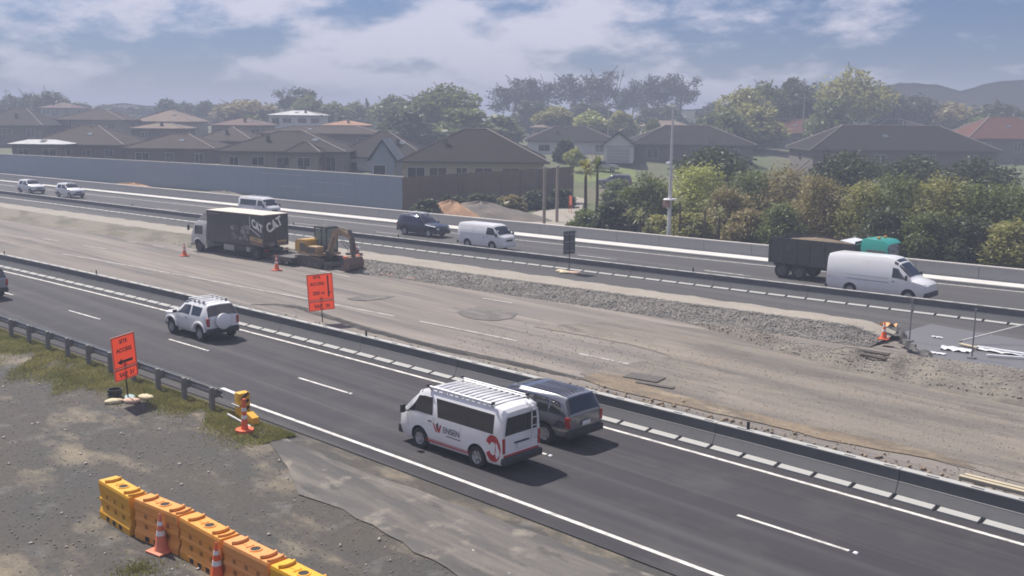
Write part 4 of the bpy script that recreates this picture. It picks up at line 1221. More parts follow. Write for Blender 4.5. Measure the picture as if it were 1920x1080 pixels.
def box_truck():
    a, b = pix(375, 473), pix(495, 490)
    d = (b-a).normalized(); nrm = Vector((-d.y, d.x, 0))
    # local frame: +x is the way the truck points (to the left in the picture)
    W = 2.25
    c = b + nrm*(W/2)
    rz = math.atan2(-d.y, -d.x)
    t = thing('box_truck', 'black box truck parked in the work zone beside the excavator', 'truck', (c.x, c.y, 0.0), rz)
    # rear of the box at x=0.15, box length 5.9, cab ahead; local +y is the near (camera) side
    x0, x1, z0, z1 = 0.0, 6.35, .98, 3.22
    h = W/2
    bx = MB().rbox(((x0+x1)/2, 0, (z0+z1)/2), (x1-x0, W, z1-z0), .03).build('cargo_box', m_boxblk, t)
    MB().rbox(((x0+x1)/2, 0, z1+.02), (x1-x0+.03, W+.03, .05), .015).build('box_roof', m_boxtop, bx)
    m_edge = mat('box_edge_trim', (0.09, 0.09, 0.09), .5)
    for sd in (1, -1):
        MB().box((x0-.015, sd*(h-.03), (z0+z1)/2), (.03, .06, z1-z0)).build('corner_post', m_edge, bx)
    MB().box((x0-.012, 0, (z0+z1)/2), (.02, .03, z1-z0-.1)).build('rear_door_joint', m_edge, bx)
    MB().box(((x0+x1)/2+.5, 0, .80), (8.0, .8, .20)).build('chassis', m_trim, t)
    for sd in (1, -1):
        MB().box((2.2, sd*(h-.12), .72), (2.2, .06, .42)).build('side_guard', m_trim, t)
        MB().rbox((3.9, sd*(h-.22), .68), (1.15, .42, .42), .05).build('side_locker', mat('grey_locker', (.30, .30, .29), .6), t, True)
        MB().rbox((1.75, sd*(h-.2), .68), (.4, .36, .34), .05).build('side_locker', mat('grey_locker', (.30, .30, .29), .6), t, True)
    # cab
    cl = Loft([[8.55, .50, .80, 1.18, 1.22, 1.26, .82, .95, .94, .88, .80], [8.45, .45, .80, 1.25, 1.30, 1.34, .92, 1.02, 1.01, .95, .88],
               [8.05, .45, .80, 1.30, 2.05, 2.22, .96, 1.04, 1.03, .96, .86], [7.8, .45, .8, 1.3, 2.10, 2.34, .96, 1.04, 1.03, .96, .82],
               [6.75, .45, .80, 1.30, 2.12, 2.38, .96, 1.04, 1.03, .96, .82], [6.62, .45, .80, 1.3, 2.1, 2.34, .96, 1.03, 1.02, .95, .80]])
    m_cabp = mat('dusty_white_cab', (.50, .50, .50), .5, var=.08, scale=1.5, dirt=(.34, .32, .30), dirt_amt=.5)
    me = cut_arches(cl.mesh(), [(7.55, .46)], .52, m_cabp)
    cb = mkobj('cab', me, None, t, True, 33, fix=False)
    cl.patch(cl.top(), ((1.12, -.94), (1.12, .94), (1.95, .94), (1.95, -.94)), .008, 8, 4).build('windscreen', m_glass, cb, True)
    for sd in (1, -1):
        cl.patch(cl.side(sd), ((2.12, 4.06), (3.72, 4.06), (3.72, 4.86), (2.2, 4.86))).build('side_window', m_glass, cb, True)
        mo = MB().rbox((8.35, sd*1.30, 1.80), (.10, .16, .40), .03).build('mirror', m_trim, cb, True)
        MB().tube([(8.1, sd*1.0, 2.12), (8.35, sd*1.28, 2.05)], .018, 6).build('mirror_arm', m_trim, mo)
        wheel(t, 7.55, sd*.88, .44, .26, sd)
        for w_ in (1.0, ): wheel(t, w_, sd*.84, .44, .40, sd)
        MB().rbox((8.48, sd*.78, .72), (.12, .3, .18), .04).build('head_lamp', m_lamp, cb, True)
        MB().tube([(7.55+.56*math.cos(q), sd*1.05, .46+.56*math.sin(q)) for q in np.linspace(R(5), R(175), 12)], .05, 6).build('mudguard', m_cabp, cb, True)
    MB().rbox((8.55, 0, .55), (.16, 2.0, .28), .05).build('bumper', m_cabp, cb, True)
    # roof wind deflector
    MB().prism([(8.0, 2.36), (7.1, 2.42), (6.75, 2.42), (6.75, 3.02), (7.0, 2.98)], -.75, .75, 'XZ').build('wind_deflector', m_cabp, cb)
    # writing: rear (seen from behind: reading direction is local -y ... +y side is the camera side, left when seen from the rear)
    # seen from behind the truck, left is local +y
    rt, up = Vector((0, -1, 0)), Vector((0, 0, 1))
    ang = R(24)
    r2 = rt*math.cos(ang)+up*math.sin(ang); u2 = -rt*math.sin(ang)+up*math.cos(ang)
    def cat(par, org, r, u, size):
        nn = r.cross(u)
        text_mesh('lettering', 'CAT', size, m_ltr, par, org, r, u, .004, squeeze=.80, bold=.035)
        tri = [org + r*(size*(.80*x)) + u*(size*y) + nn*.006 for x, y in ((.88, .02), (1.52, .02), (1.16, .30))]
        MB().add(tri, [(0, 1, 2)]).build('triangle_mark', m_ltr, par)
    cat(bx, Vector((x0-.034, .70, 1.95)), r2, u2, .92)
    # side near the rear corner: the mark again inside an outline; left flank reads towards the rear
    rs = Vector((-1, 0, 0)); y = h+.012
    a2 = R(-18); r3 = rs*math.cos(a2)+up*math.sin(a2); u3 = -rs*math.sin(a2)+up*math.cos(a2)
    cat(bx, Vector((1.20, y, 2.42)), rs*math.cos(R(-22))+up*math.sin(R(-22)), up, .78)
    # chevron outline: two bars
    def bar(p, q, w, m, nm):
        p, q = Vector((p[0], y, p[1])), Vector((q[0], y, q[1])); dd = (q-p).normalized(); s = Vector((-dd.z, 0, dd.x))*w/2
        MB().add([p-s, q-s, q+s, p+s], [(0, 1, 2, 3)]).build(nm, m, bx)
    bar((1.42, 3.05), (1.42, 2.25), .06, m_ltr, 'outline_mark'); bar((1.42, 2.25), (.30, 1.72), .06, m_ltr, 'outline_mark')
    bar((2.2, 2.55), (1.35, 2.15), .07, m_ltr2, 'printed_picture')
    rr = random.Random(4)
    for k in range(26):
        cx, cz = 1.6+1.9*rr.random(), 1.35+.95*rr.random(); s = .12+.22*rr.random()
        P = [Vector((cx+s*(.6+.5*rr.random())*math.cos(q), y-.002+.0004*k, cz+.7*s*(.6+.5*rr.random())*math.sin(q))) for q in np.linspace(0, 5.4, 6)]
        MB().add(P, [tuple(range(6))]).build('printed_picture', (m_ltr2, mat('print_grey', (.24, .23, .22), .6, var=.3), mat('print_dark', (.09, .085, .08), .6))[k % 3], bx)
    bar((1.45, 1.52), (.10, 1.40), .30, mat('print_gold', (.42, .30, .14), .6, var=.3, scale=5), 'printed_label')
    bar((1.0, 1.49), (.55, 1.45), .09, m_boxblk, 'printed_label')
    bar((1.35, 1.22), (.10, 1.12), .18, mat('print_rust', (.22, .12, .08), .6, var=.4, scale=5), 'printed_label')
    bar((6.1, 3.02), (4.9, 3.02), .07, m_ltr2, 'printed_label')
    for (yy, w_, z_, m) in ((.52, .78, 1.20, m_ltr2), (-.52, .84, 1.30, mat('print_gold', (.42, .30, .14), .6)), (-.5, .9, 1.10, mat('print_rust', (.22, .12, .08), .6)), (.4, .5, 1.05, m_ltr2)):
        MB().box((x0-.02, yy, z_), (.012, w_, .15)).build('rear_label', m, bx)
    MB().box((x0-.05, 0, .55), (.10, 2.1, .14)).build('rear_bumper', m_trim, t)
    for sd in (1, -1): MB().rbox((x0-.06, sd*.9, .74), (.06, .3, .12), .02).build('tail_lamp', m_red, t)
box_truck()

def excavator():
    a = pix(548, 496); b = pix(606, 506)
    d = (b-a).normalized(); rz = math.atan2(d.y, d.x)
    nrm = Vector((-d.y, d.x, 0))
    c = a.lerp(b, .5)+nrm*1.0
    t = thing('excavator', 'yellow compact excavator with black cab and folded boom behind the box truck', 'excavator', (c.x, c.y, 0.0), rz)
    m_track = mat('track_rubber', (0.05, 0.048, 0.045), .85, var=.3, dirt=(0.16, .13, .1), dirt_amt=.6)
    for sd in (1, -1):
        y = sd*.82
        prof = []
        L2, r = 1.25, .33
        for q in np.linspace(R(90), R(270), 9): prof.append((-L2+r*math.cos(q), r+.02+r*math.sin(q)))
        for q in np.linspace(R(-90), R(90), 9): prof.append((L2+r*math.cos(q), r+.02+r*math.sin(q)))
        tr = MB().prism(prof, y-.21, y+.21, 'XZ').build('track', m_track, t, True, 30)
        MB().box((0, y, .71), (2.3, .34, .02)).build('track_guard', m_ylwd, tr)
        for k in range(26):
            MB().box((-1.35+k*.108, y, .025), (.05, .43, .05)).build('track_pad', m_track, tr) if k % 2 == 0 else None
            MB().box((-1.25+k*.1, y, .695), (.045, .43, .04)).build('track_pad', m_track, tr)
        for k in range(4): MB().cyl((-.9+k*.6, y-.22, .28), (-.9+k*.6, y+.22, .28), .12, n=14).build('track_roller', m_steel, tr, True)
    MB().box((0, 0, .45), (1.5, 1.3, .30)).build('undercarriage', m_steel, t)
    MB().cyl((0, 0, .58), (0, 0, .82), .48, n=24).build('slew_ring', m_steel, t, True)
    # blade in front
    bl = MB().prism([(1.95, .05), (2.02, .05), (2.06, .25), (2.0, .48), (1.94, .48), (1.97, .25)], -1.05, 1.05, 'XZ').build('dozer_blade', m_steel, t)
    for sd in (1, -1): MB().box((1.55, sd*.42, .34), (.9, .12, .14)).build('blade_arm', m_steel, bl)
    # house: rear engine cover (yellow), platform, cab on the camera-left side
    MB().rbox((0.05, 0, .90), (2.3, 1.9, .16), .04).build('deck', m_ylwd, t, True)
    hood = MB().prism([(-1.35, .98), (-1.42, 1.15), (-1.40, 1.66), (-1.22, 1.80), (-.30, 1.86), (-.22, 1.78), (-.22, .98)], -.95, .95, 'XZ').build('engine_cover', m_ylw, t)
    MB().box((-1.39, 0, 1.32), (.10, 1.2, .28)).build('cooling_grille', mat('grille_tan', (.40, .27, .1), .7), hood)
    MB().rbox((-.55, -.965, 1.32), (.62, .02, .56), .005).build('side_panel', mat('side_grille', (.10, .085, .06), .6), hood)
    MB().box((-.25, -.966, 1.16), (.34, .012, .09)).build('side_mark', m_ltr2, hood)
    cz0, cz1 = .98, 2.62
    # cab frame: posts, roof, panes
    xa, xb = -.42, .82
    ya, yb = .02, .95
    MB().rbox((.36, -.60, 1.22), (1.10, .66, .46), .06).build('side_tank', m_ylwd, t, True)
    MB().box((.36, -.94, 1.20), (.9, .012, .34)).build('side_grille', m_steel, t)
    cab = MB()
    for (x, y) in ((xa, ya), (xa, yb), (xb, ya), (xb-.02, yb), (.30, ya)):
        cab.box((x, y, (cz0+cz1)/2), (.075, .075, cz1-cz0))
    cab.box(((xa+xb)/2, ya, 1.08), (xb-xa, .06, .26)); cab.box(((xa+xb)/2, yb, 1.15), (xb-xa, .06, .40)); cab.box((xa, (ya+yb)/2, 1.40), (.06, yb-ya, .85))
    cf = cab.build('cab_frame', m_trim, t)
    MB().rbox(((xa+xb)/2, (ya+yb)/2, cz1+.05), (xb-xa+.14, yb-ya+.12, .13), .05).build('cab_roof', m_trim, cf, True)
    MB().rbox(((xa+xb)/2-.05, (ya+yb)/2, cz1+.12), (.55, .5, .04), .02).build('roof_hatch', m_steel, cf, True)
    m_pane = bpy.data.materials.get('cab_pane')
    if m_pane is None:
        m_pane, n_, l_, b_ = _nodes('cab_pane')
        b_.inputs['Base Color'].default_value = (.55, .62, .60, 1); b_.inputs['Roughness'].default_value = .05
        b_.inputs['Transmission Weight'].default_value = .0
        tp = n_.new('ShaderNodeBsdfTransparent'); tp.inputs[0].default_value = (.62, .70, .68, 1)
        nz_ = n_.new('ShaderNodeTexNoise'); nz_.inputs['Scale'].default_value = 3
        mr_ = n_.new('ShaderNodeMapRange'); mr_.inputs['To Min'].default_value = .66; mr_.inputs['To Max'].default_value = .86
        l_.new(nz_.outputs['Fac'], mr_.inputs['Value'])
        ms_ = n_.new('ShaderNodeMixShader'); l_.new(mr_.outputs[0], ms_.inputs[0]); l_.new(b_.outputs[0], ms_.inputs[1]); l_.new(tp.outputs[0], ms_.inputs[2])
        l_.new(ms_.outputs[0], n_['Material Output'].inputs['Surface'])
    MB().box(((xa+.30)/2, ya-.005, 1.90), (.62, .012, 1.3)).build('pane', m_pane, cf)
    MB().box(((.30+xb)/2, ya-.005, 1.90), (.42, .012, 1.3)).build('pane', m_pane, cf)
    MB().box(((xa+xb)/2, yb+.005, 2.0), (1.1, .012, 1.1)).build('pane', m_pane, cf)
    MB().box((xb+.01, (ya+yb)/2, 1.85), (.012, .85, 1.5)).build('pane', m_pane, cf)
    MB().box((xa-.01, (ya+yb)/2, 2.2), (.012, .85, .7)).build('pane', m_pane, cf)
    st = MB().rbox((.0, .48, 1.30), (.5, .5, .2), .06); st.rbox((-.22, .48, 1.72), (.14, .46, .7), .06)
    st.build('operator_seat', m_black, cf, True)
    # boom, stick, bucket
    y = -.08
    def limb(name, pts, w, hs, m, par):
        V, F = [], []
        P2 = [Vector((x, 0, z)) for x, z in pts]
        for i, p in enumerate(P2):
            dd = (P2[min(i+1, len(P2)-1)]-P2[max(i-1, 0)]).normalized(); nn = Vector((-dd.z, 0, dd.x))
            for s1, s2 in ((-1, -1), (1, -1), (1, 1), (-1, 1)):
                q = p+nn*(hs[i]/2*s2); V.append((q.x, y+s1*w/2, q.z))
        for i in range(len(P2)-1): F += [(i*4+k, i*4+(k+1) % 4, i*4+4+(k+1) % 4, i*4+4+k) for k in range(4)]
        F += [(3, 2, 1, 0), tuple(range(len(P2)*4-4, len(P2)*4))]
        return MB().add(V, F).build(name, m, par)
    MB().rbox((1.2, y, .95), (.4, .4, .5), .05).build('boom_mount', m_steel, t, True)
    boom = limb('boom', [(1.22, .95), (1.45, 1.5), (1.80, 2.20), (2.02, 2.52), (2.5, 2.62), (3.35, 2.36), (3.62, 2.26)], .24, [.28, .36, .42, .44, .36, .28, .22], m_ylwd, t)
    MB().cyl((1.45, y-.2, 1.0), (2.05, y-.2, 2.2), .055, n=10).build('boom_cylinder', m_steel, boom, True)
    MB().cyl((2.2, y, 2.86), (3.3, y, 2.72), .055, n=10).build('stick_cylinder', m_steel, boom, True)
    stick = limb('stick', [(3.40, 2.72), (3.58, 2.34), (3.72, 1.55), (3.78, .95)], .2, [.16, .32, .26, .18], m_steel, t)
    MB().cyl((3.88, y, 2.2), (3.98, y, 1.25), .05, n=10).build('bucket_cylinder', m_steel, stick, True)
    bk = MB().prism([(3.70, 1.05), (3.95, .98), (4.15, .62), (4.05, .25), (3.70, .08), (3.30, .12), (3.22, .18), (3.66, .22), (3.92, .42), (3.92, .68), (3.72, .86)], y-.62, y+.62, 'XZ')
    bo = bk.build('bucket', mat('worn_bucket', (.17, .10, .075), .7, var=.3, dirt=(.10, .08, .065), dirt_amt=.6), t, True, 30)
    for sd in (1, -1): MB().prism([(3.70, 1.0), (4.05, .62), (3.98, .28), (3.68, .12), (3.28, .16)], y+sd*.60-.015, y+sd*.60+.015, 'XZ').build('bucket_side', mat('worn_bucket', (.17, .10, .075), .7), bo)
    for sd in (-1, 1):
        for k in range(1): MB().rbox((3.62, y+sd*.52, .98), (.34, .26, .2), .06).build('bucket_guard', m_orand, bo, True)
    # steel low deck beside the machine, behind the truck
    p, q = pix(512, 495), pix(546, 500)
    dd = (q-p).normalized(); rz2 = math.atan2(dd.y, dd.x); cc = p.lerp(q, .5)+Vector((-dd.y, dd.x, 0))*.9
    tr = thing('trailer', 'low dark steel trailer deck between the box truck and the excavator', 'trailer', (cc.x, cc.y, 0), rz2)
    Lx = (q-p).length
    MB().box((0, 0, .55), (Lx, 1.8, .10)).build('deck', m_steel, tr); MB().box((0, 0, .36), (Lx-.2, 1.6, .26)).build('frame', m_steel, tr)
    for sd in (1, -1):
        MB().box((0, sd*.9, .50), (Lx, .06, .24)).build('side_rail', m_steel, tr)
        wheel(tr, -.35, sd*.72, .30, .2, sd); wheel(tr, .35, sd*.72, .30, .2, sd)
    MB().tube([(-Lx/2, 0, .5), (-Lx/2-1.0, 0, .45)], .05, 6).build('drawbar', m_steel, tr)
excavator()

def compactor():
    p = pix(664, 478, .6)
    t = thing('plate_compactor', 'small red plate compactor standing on the clay top of the bank', 'compactor', (p.x, p.y, .60), R(20))
    MB().prism([(-.45, .0), (.45, .0), (.55, .1), (.55, .14), (-.55, .14), (-.55, .1)], -.28, .28, 'XZ').build('base_plate', m_steel, t)
    m_r = mat('machine_red', (0.30, 0.05, 0.045), .5, var=.2, dirt=(.2, .14, .1), dirt_amt=.4)
    MB().rbox((.05, 0, .38), (.55, .42, .42), .06).build('engine', m_r, t, True)
    MB().rbox((-.1, 0, .68), (.32, .34, .2), .06).build('fuel_tank', m_r, t, True)
    MB().tube([(-.3, -.2, .25), (-.75, -.2, .75), (-.95, -.2, .9), (-.95, .2, .9), (-.75, .2, .75), (-.3, .2, .25)], .022, 6).build('handle', m_black, t, True)
    MB().rbox((.38, 0, .5), (.16, .3, .2), .04).build('guard', m_lamp, t, True)
compactor()
# ------------------------------------------------------------------ signs, cones, rails, plastic barriers, small things
m_signo = mat('sign_orange', (0.90, 0.085, 0.03), 0.5, var=0.05, scale=1.5, dirt=(0.80, 0.13, 0.07), dirt_amt=0.3)
def _thin_sheet(m, fac):
    # thin corrugated plastic: some of the sunlight behind it comes through
    n, l = m.node_tree.nodes, m.node_tree.links; b = n['Principled BSDF']
    tr = n.new('ShaderNodeBsdfTranslucent')
    l.new(b.inputs['Base Color'].links[0].from_socket, tr.inputs['Color'])
    ms = n.new('ShaderNodeMixShader'); ms.inputs[0].default_value = fac
    l.new(b.outputs[0], ms.inputs[1]); l.new(tr.outputs[0], ms.inputs[2]); l.new(ms.outputs[0], n['Material Output'].inputs['Surface'])
_thin_sheet(m_signo, .38)
m_signk = mat('sign_black', (0.03, 0.02, 0.02), 0.6)
m_signe = mat('sign_edge', (0.62, 0.30, 0.22), 0.6)
m_galv = mat('galvanised_steel', (0.30, 0.31, 0.31), 0.5, metal=0.35, var=0.15, scale=3)
m_postg = mat('weathered_post', (0.19, 0.19, 0.175), 0.85, var=0.2, scale=4)
m_back = mat('sign_back', (0.10, 0.105, 0.11), 0.6, var=0.1)
m_timber = mat('sawn_timber', (0.46, 0.40, 0.28), 0.8, var=0.15, scale=2)
m_sand1 = mat('sandbag_cream', (0.58, 0.50, 0.33), 0.9, var=0.15, scale=6, bump=.3, bscale=60)
m_sand2 = mat('sandbag_pink', (0.58, 0.40, 0.30), 0.9, var=0.15, scale=6, bump=.3, bscale=60)
m_sand3 = mat('sandbag_blue', (0.34, 0.45, 0.46), 0.9, var=0.15, scale=6, bump=.3, bscale=60)

def board_sign(name, label, loc, yaw, lines, arrow, lower, zb, w=1.05, h1=1.18, h2=.42, lean=0.0, roll=0.0, k=1.0):
    """orange roadworks board on one post: panel > border, lettering; the face looks along local +x"""
    t = thing(name, label, 'sign', loc, yaw)
    t.rotation_euler = (roll, lean, yaw)
    MB().cyl((0.0, 0, 0), (0.0, 0, zb+h2+.25), .026, n=8).build('post', m_signk, t, True)
    def panel(z0, h):
        p = MB().add([(.058, -w/2, z0), (.058, w/2, z0), (.058, w/2, z0+h), (.058, -w/2, z0+h)], [(0, 1, 2, 3)]).build('panel', m_signo, t)
        b = MB(); k = .02
        for (cy_, cz_, sy, sz) in ((0, z0+k*1.5, w-.04, k), (0, z0+h-k*1.5, w-.04, k), (-w/2+k*1.5, z0+h/2, k, h-.06), (w/2-k*1.5, z0+h/2, k, h-.06)):
            b.box((.0615, cy_, cz_), (.004, sy, sz))
        b.build('border', m_signk, p)
        e = MB()
        for (cy_, cz_, sy, sz) in ((0, z0-.004, w+.01, .012), (0, z0+h+.004, w+.01, .012), (-w/2-.004, z0+h/2, .012, h), (w/2+.004, z0+h/2, .012, h)): e.box((.05, cy_, cz_), (.026, sy, sz))
        e.build('edge', m_signe, p)
        return p
    lo = panel(zb, h2); hi = panel(zb+h2+.03, h1)
    # seen from +x the reading direction is local +y
    up = (0, 0, 1)
    def put(par, s, yc, z, size): text_mesh('lettering', s, size, m_signk, par, (.063, yc, z), (0, 1, 0), up, .002, 'CENTER', bold=.006)
    zt = zb+h2+.03
    for s, yc, z, size in lines: put(hi, s, yc*k, zt+z*k, size*k)
    for s, yc, size in lower: put(lo, s, yc*k, zb+h2*.28, size*k)
    ar = MB()
    for poly in arrow: ar.add([Vector((.0655, a*k, zt+b*k)) for a, b in poly], [tuple(range(len(poly)))])
    ar.build('arrow', m_signk, hi)
    for z_ in (zb+.12, zt+.12): MB().box((.03, 0, z_), (.05, .12, .04)).build('bracket', m_galv, t)
    return t
def sandbag(label, x, y, z, rz, m, s=1.0, group=None, name='sandbag'):
    bm = bmesh.new(); bmesh.ops.create_icosphere(bm, subdivisions=3, radius=1.0)
    rr = random.Random(int(x*100))
    for v in bm.verts:
        c = v.co; f = 1+.10*math.sin(c.x*5+x)*math.sin(c.y*6)
        zz = max(-.55, c.z)
        v.co = Vector((math.copysign(abs(c.x)**.75, c.x)*.33*f, math.copysign(abs(c.y)**.8, c.y)*.20*f, (zz+.55)*.10+.012*math.sin(9*c.x+c.y*7)))
    me = bpy.data.meshes.new(name); bm.to_mesh(me); bm.free()
    o = mkobj(name, me, m, None, True, 80); o.location = (x, y, z); o.rotation_euler = (0, 0, rz); o.scale = (s, s, s)
    return tag(o, label, 'sandbag', group)

p1 = Vector((-35.73, 15.48, -.02))
board_sign('road_sign', 'orange board reading SITE ACCESS with a left arrow, by the near guard rail', p1, R(18),
           [('SITE', 0, .90, .20), ('ACCESS', 0, .58, .20)], [[(-.36, .22), (-.14, .34), (-.14, .27), (.34, .27), (.34, .17), (-.14, .17), (-.14, .10)]],
           [('SAP', -.14, .22), ('31', .26, .22)], .84, w=1.05, roll=R(4))
for i, (dx, dy, rz, m, lab) in enumerate(((-.05, -.52, R(70), m_sand1, 'cream sandbag at the left foot of the near sign'), (.30, -.02, R(30), m_sand2, 'pinkish sandbag at the front foot of the near sign'),
                                     (-.12, .10, R(-20), m_sand3, 'blue-grey sandbag behind the post of the near sign'), (.18, .58, R(10), m_sand1, 'cream sandbag at the right foot of the near sign'))):
    sandbag(lab, p1.x+dx, p1.y+dy, -.03, rz, m, 1.0)
def tub():
    p = pix(211, 748, 0)
    t = thing('bucket', 'black plastic bucket standing beside the near orange sign', 'bucket', (p.x, p.y+.1, -.03))
    MB().lathe([(.0, 0), (.20, 0), (.215, .03), (.25, .34), (.265, .35), (.265, .39), (.235, .39), (.225, .30), (.19, .05), (.0, .05)], 24).build('tub', m_black, t, True)
    MB().lathe([(.255, .20), (.27, .20), (.27, .24), (.257, .24)], 24).build('rim_band', m_black, t, True)
tub()
p2 = pix(597, 605, .03)
p2 = Vector((p2.x, p2.y+.25, .03))
board_sign('road_sign', 'orange board reading SITE ACCESS with distance, behind the near barrier', p2, R(-22),
           [('SITE', -.12, .92, .17), ('ACCESS', -.12, .64, .17), ('200 m', -.08, .24, .20)], [[(.30, .12), (.36, .12), (.36, 1.02), (.30, 1.02)], [(.36, .30), (.44, .36), (.44, .31), (.36, .24)]],
           [('SAP', -.14, .20), ('20', .26, .18)], .62, w=1.28, h1=1.32, h2=.48, roll=R(3), k=1.2)
def dark_sign():
    p = pix(1068, 512, -.02)
    t = thing('road_sign', 'dark back of a roadworks board weighted with sandbags at the far barrier', 'sign', (p.x, p.y-.05, -.02), R(-8))
    MB().cyl((0, 0, 0), (0, 0, 2.7), .03, n=8).build('post', m_signk, t, True)
    MB().rbox((-.04, 0, 2.05), (.03, 1.0, 1.55), .01).build('panel', m_back, t)
    for z_ in (1.5, 2.1, 2.6): MB().box((-.01, 0, z_), (.05, .8, .05)).build('bracket', m_galv, t)
    for k, (dx, dy, m, lab) in enumerate(((-.45, -.1, m_sand1, 'pale sandbag left of the dark board post at the far barrier'), (.35, .05, m_sand2, 'pale sandbag right of the dark board post at the far barrier'), (-.05, -.3, m_sand1, 'pale sandbag in front of the dark board post at the far barrier'))):
        sandbag(lab, p.x+dx*1.4, p.y+dy-.05, -.02, R(20*k), m, 1.2)
dark_sign()

def cone(label, loc, h=.95, base=.20, tip=.03, m=None, heavy=False, rz=0.2):
    m = m or m_oran
    t = thing('traffic_cone', label, 'cone', loc, rz)
    b = base
    if heavy:
        oc = [(b*1.55*math.cos(q), b*1.55*math.sin(q)) for q in np.linspace(R(22.5), R(337.5), 8)]
        MB().prism(oc, 0, .13, 'XY').build('base', m, t)
        prof = [(.12, .12), (.11, .30), (.085, .55), (.075, .60), (.072, h-.1), (.05, h-.02), (.05, h)]
    else:
        sq = [(-b*1.4, -b*1.4), (b*1.4, -b*1.4), (b*1.4, b*1.4), (-b*1.4, b*1.4)]
        MB().rbox((0, 0, .025), (b*2.7, b*2.7, .05), .02).build('base', m, t)
        prof = [(b*.92, .045), (b*.80, .09), (tip, h-.04), (tip*.6, h)]
    MB().lathe(prof, 20).build('body', m, t, True, 50)
    def rad(z):
        for (r0, z0), (r1, z1) in zip(prof[:-1], prof[1:]):
            if z0 <= z <= z1: return r0+(r1-r0)*(z-z0)/max(1e-6, z1-z0)
        return tip
    for a, c in (((.44, .56), (.70, .80)) if not heavy else ((.42, .52), (.64, .74))):
        za, zb = a*h, c*h
        MB().lathe([(rad(za)+.004, za), (rad(zb)+.004, zb)], 20).build('reflective_band', m_refl, t, True, 50)
    return t
def cone_px(label, u, v, **k):
    p = pix(u, v, .0); return cone(label, (p.x, p.y, -.02 if p.y < 17 else 0.012), **k)
cone_px('slim orange cone with heavy base in front of the yellow guard-rail end', 459, 810, h=1.15, base=.20, heavy=True)
cone_px('faded orange cone leaning by the second yellow plastic barrier', 303, 1032, h=.95, m=m_orand)
cone_px('orange cone with white bands at the front edge by the fourth plastic barrier', 408, 1090, h=.95)
cone_px('orange cone on the pavement left of the box truck cab', 346, 480, h=.95)
cone_px('orange cone standing in front of the box truck rear corner', 519, 507, h=1.05)
pc = pix(1657, 634, .35)
cone('small orange cone on the end of the gravel bank by the pit', (pc.x, pc.y, .30), h=.85, base=.17)

# ---- guard rail with yellow crash terminal
def guard_rail():
    C = NearCurve(-4.75)
    t = thing('guard_rail', 'grey steel guard rail on posts with yellow end box along the near edge', 'guard rail')
    xe = pix(455, 790).x-.35
    posts = [pix(u, v).x for u, v in ((383, 764), (330, 745), (283, 727))]
    sp = 1.9
    xs = [xe-1.55-sp*k for k in range(34)]
    W_ = [(0.0, .44), (.0, .48), (.045, .52), (.045, .57), (.0, .61), (-.02, .625), (.0, .64), (.045, .68), (.045, .73), (.0, .77), (.0, .80)]
    L0 = None
    for k in range(17):
        xa, xb = xs[0]+.3-3.8*(k+1), xs[0]+.3-3.8*k
        V = []
        for x in (xa-.02, (xa+xb)/2, xb):
            for (d, z) in W_: V.append((x, C(x)+.20-d*1.0, z))
            for (d, z) in W_[::-1]: V.append((x, C(x)+.206-d*1.0, z))
        n = 2*len(W_)
        F = [(i*n+j, (i+1)*n+j, (i+1)*n+(j+1) % n, i*n+(j+1) % n) for i in range(2) for j in range(n)]
        MB().add(V, F).build('rail', m_galv, t, True, 50)
    for x in xs:
        po = MB().box((x, C(x)-.05, .40), (.15, .15, .86)).build('post', m_postg, t)
        MB().box((x, C(x)+.09, .60), (.10, .14, .32)).build('spacer_block', m_signk if False else m_postg, po)
    # terminal: bright rail sleeve and yellow box
    x0, x1 = xs[0]+.3, xe
    y = C(xe)
    tm = MB().box(((x0+x1)/2, (C(x0)+C(x1))/2+.18, .64), (x1-x0, .05, .30)).build('end_rail', mat('bright_rail', (.62, .62, .60), .5, metal=.2), t)
    MB().box(((x0+x1)/2, (C(x0)+C(x1))/2+.17, .80), (x1-x0+.1, .16, .03)).build('rail_top', mat('bright_rail', (.62, .62, .60), .5), tm)
    m_ty = mat('terminal_yellow', (.66, .36, .02), .5, var=.08)
    bx = MB().rbox((xe+.10, y+.14, .56), (.34, .40, .78), .03).build('end_box', m_ty, t, True)
    for k in range(3):
        MB().box((xe+.275, y+.14, .36+k*.24), (.006, .36, .10), Matrix.Rotation(R(35), 3, 'X')).build('hazard_stripe', m_signk, bx)
    MB().box((xe+.05, y-.10, .52), (.5, .03, .04)).build('cable', m_refl, t)
    sk = MB().prism([(xe+.2, .02), (xe+.2, .34), (xe+.55, .32), (xe+.62, .40), (xe+1.05, .26), (xe+1.10, .02)], y-.06, y+.20, 'XZ').build('anchor_foot', m_ty, t)
    MB().box((xe+.45, y-.22, .10), (1.5, .05, .05), Matrix.Rotation(R(4), 3, 'Y')).build('ground_strut', m_refl, t)
guard_rail()

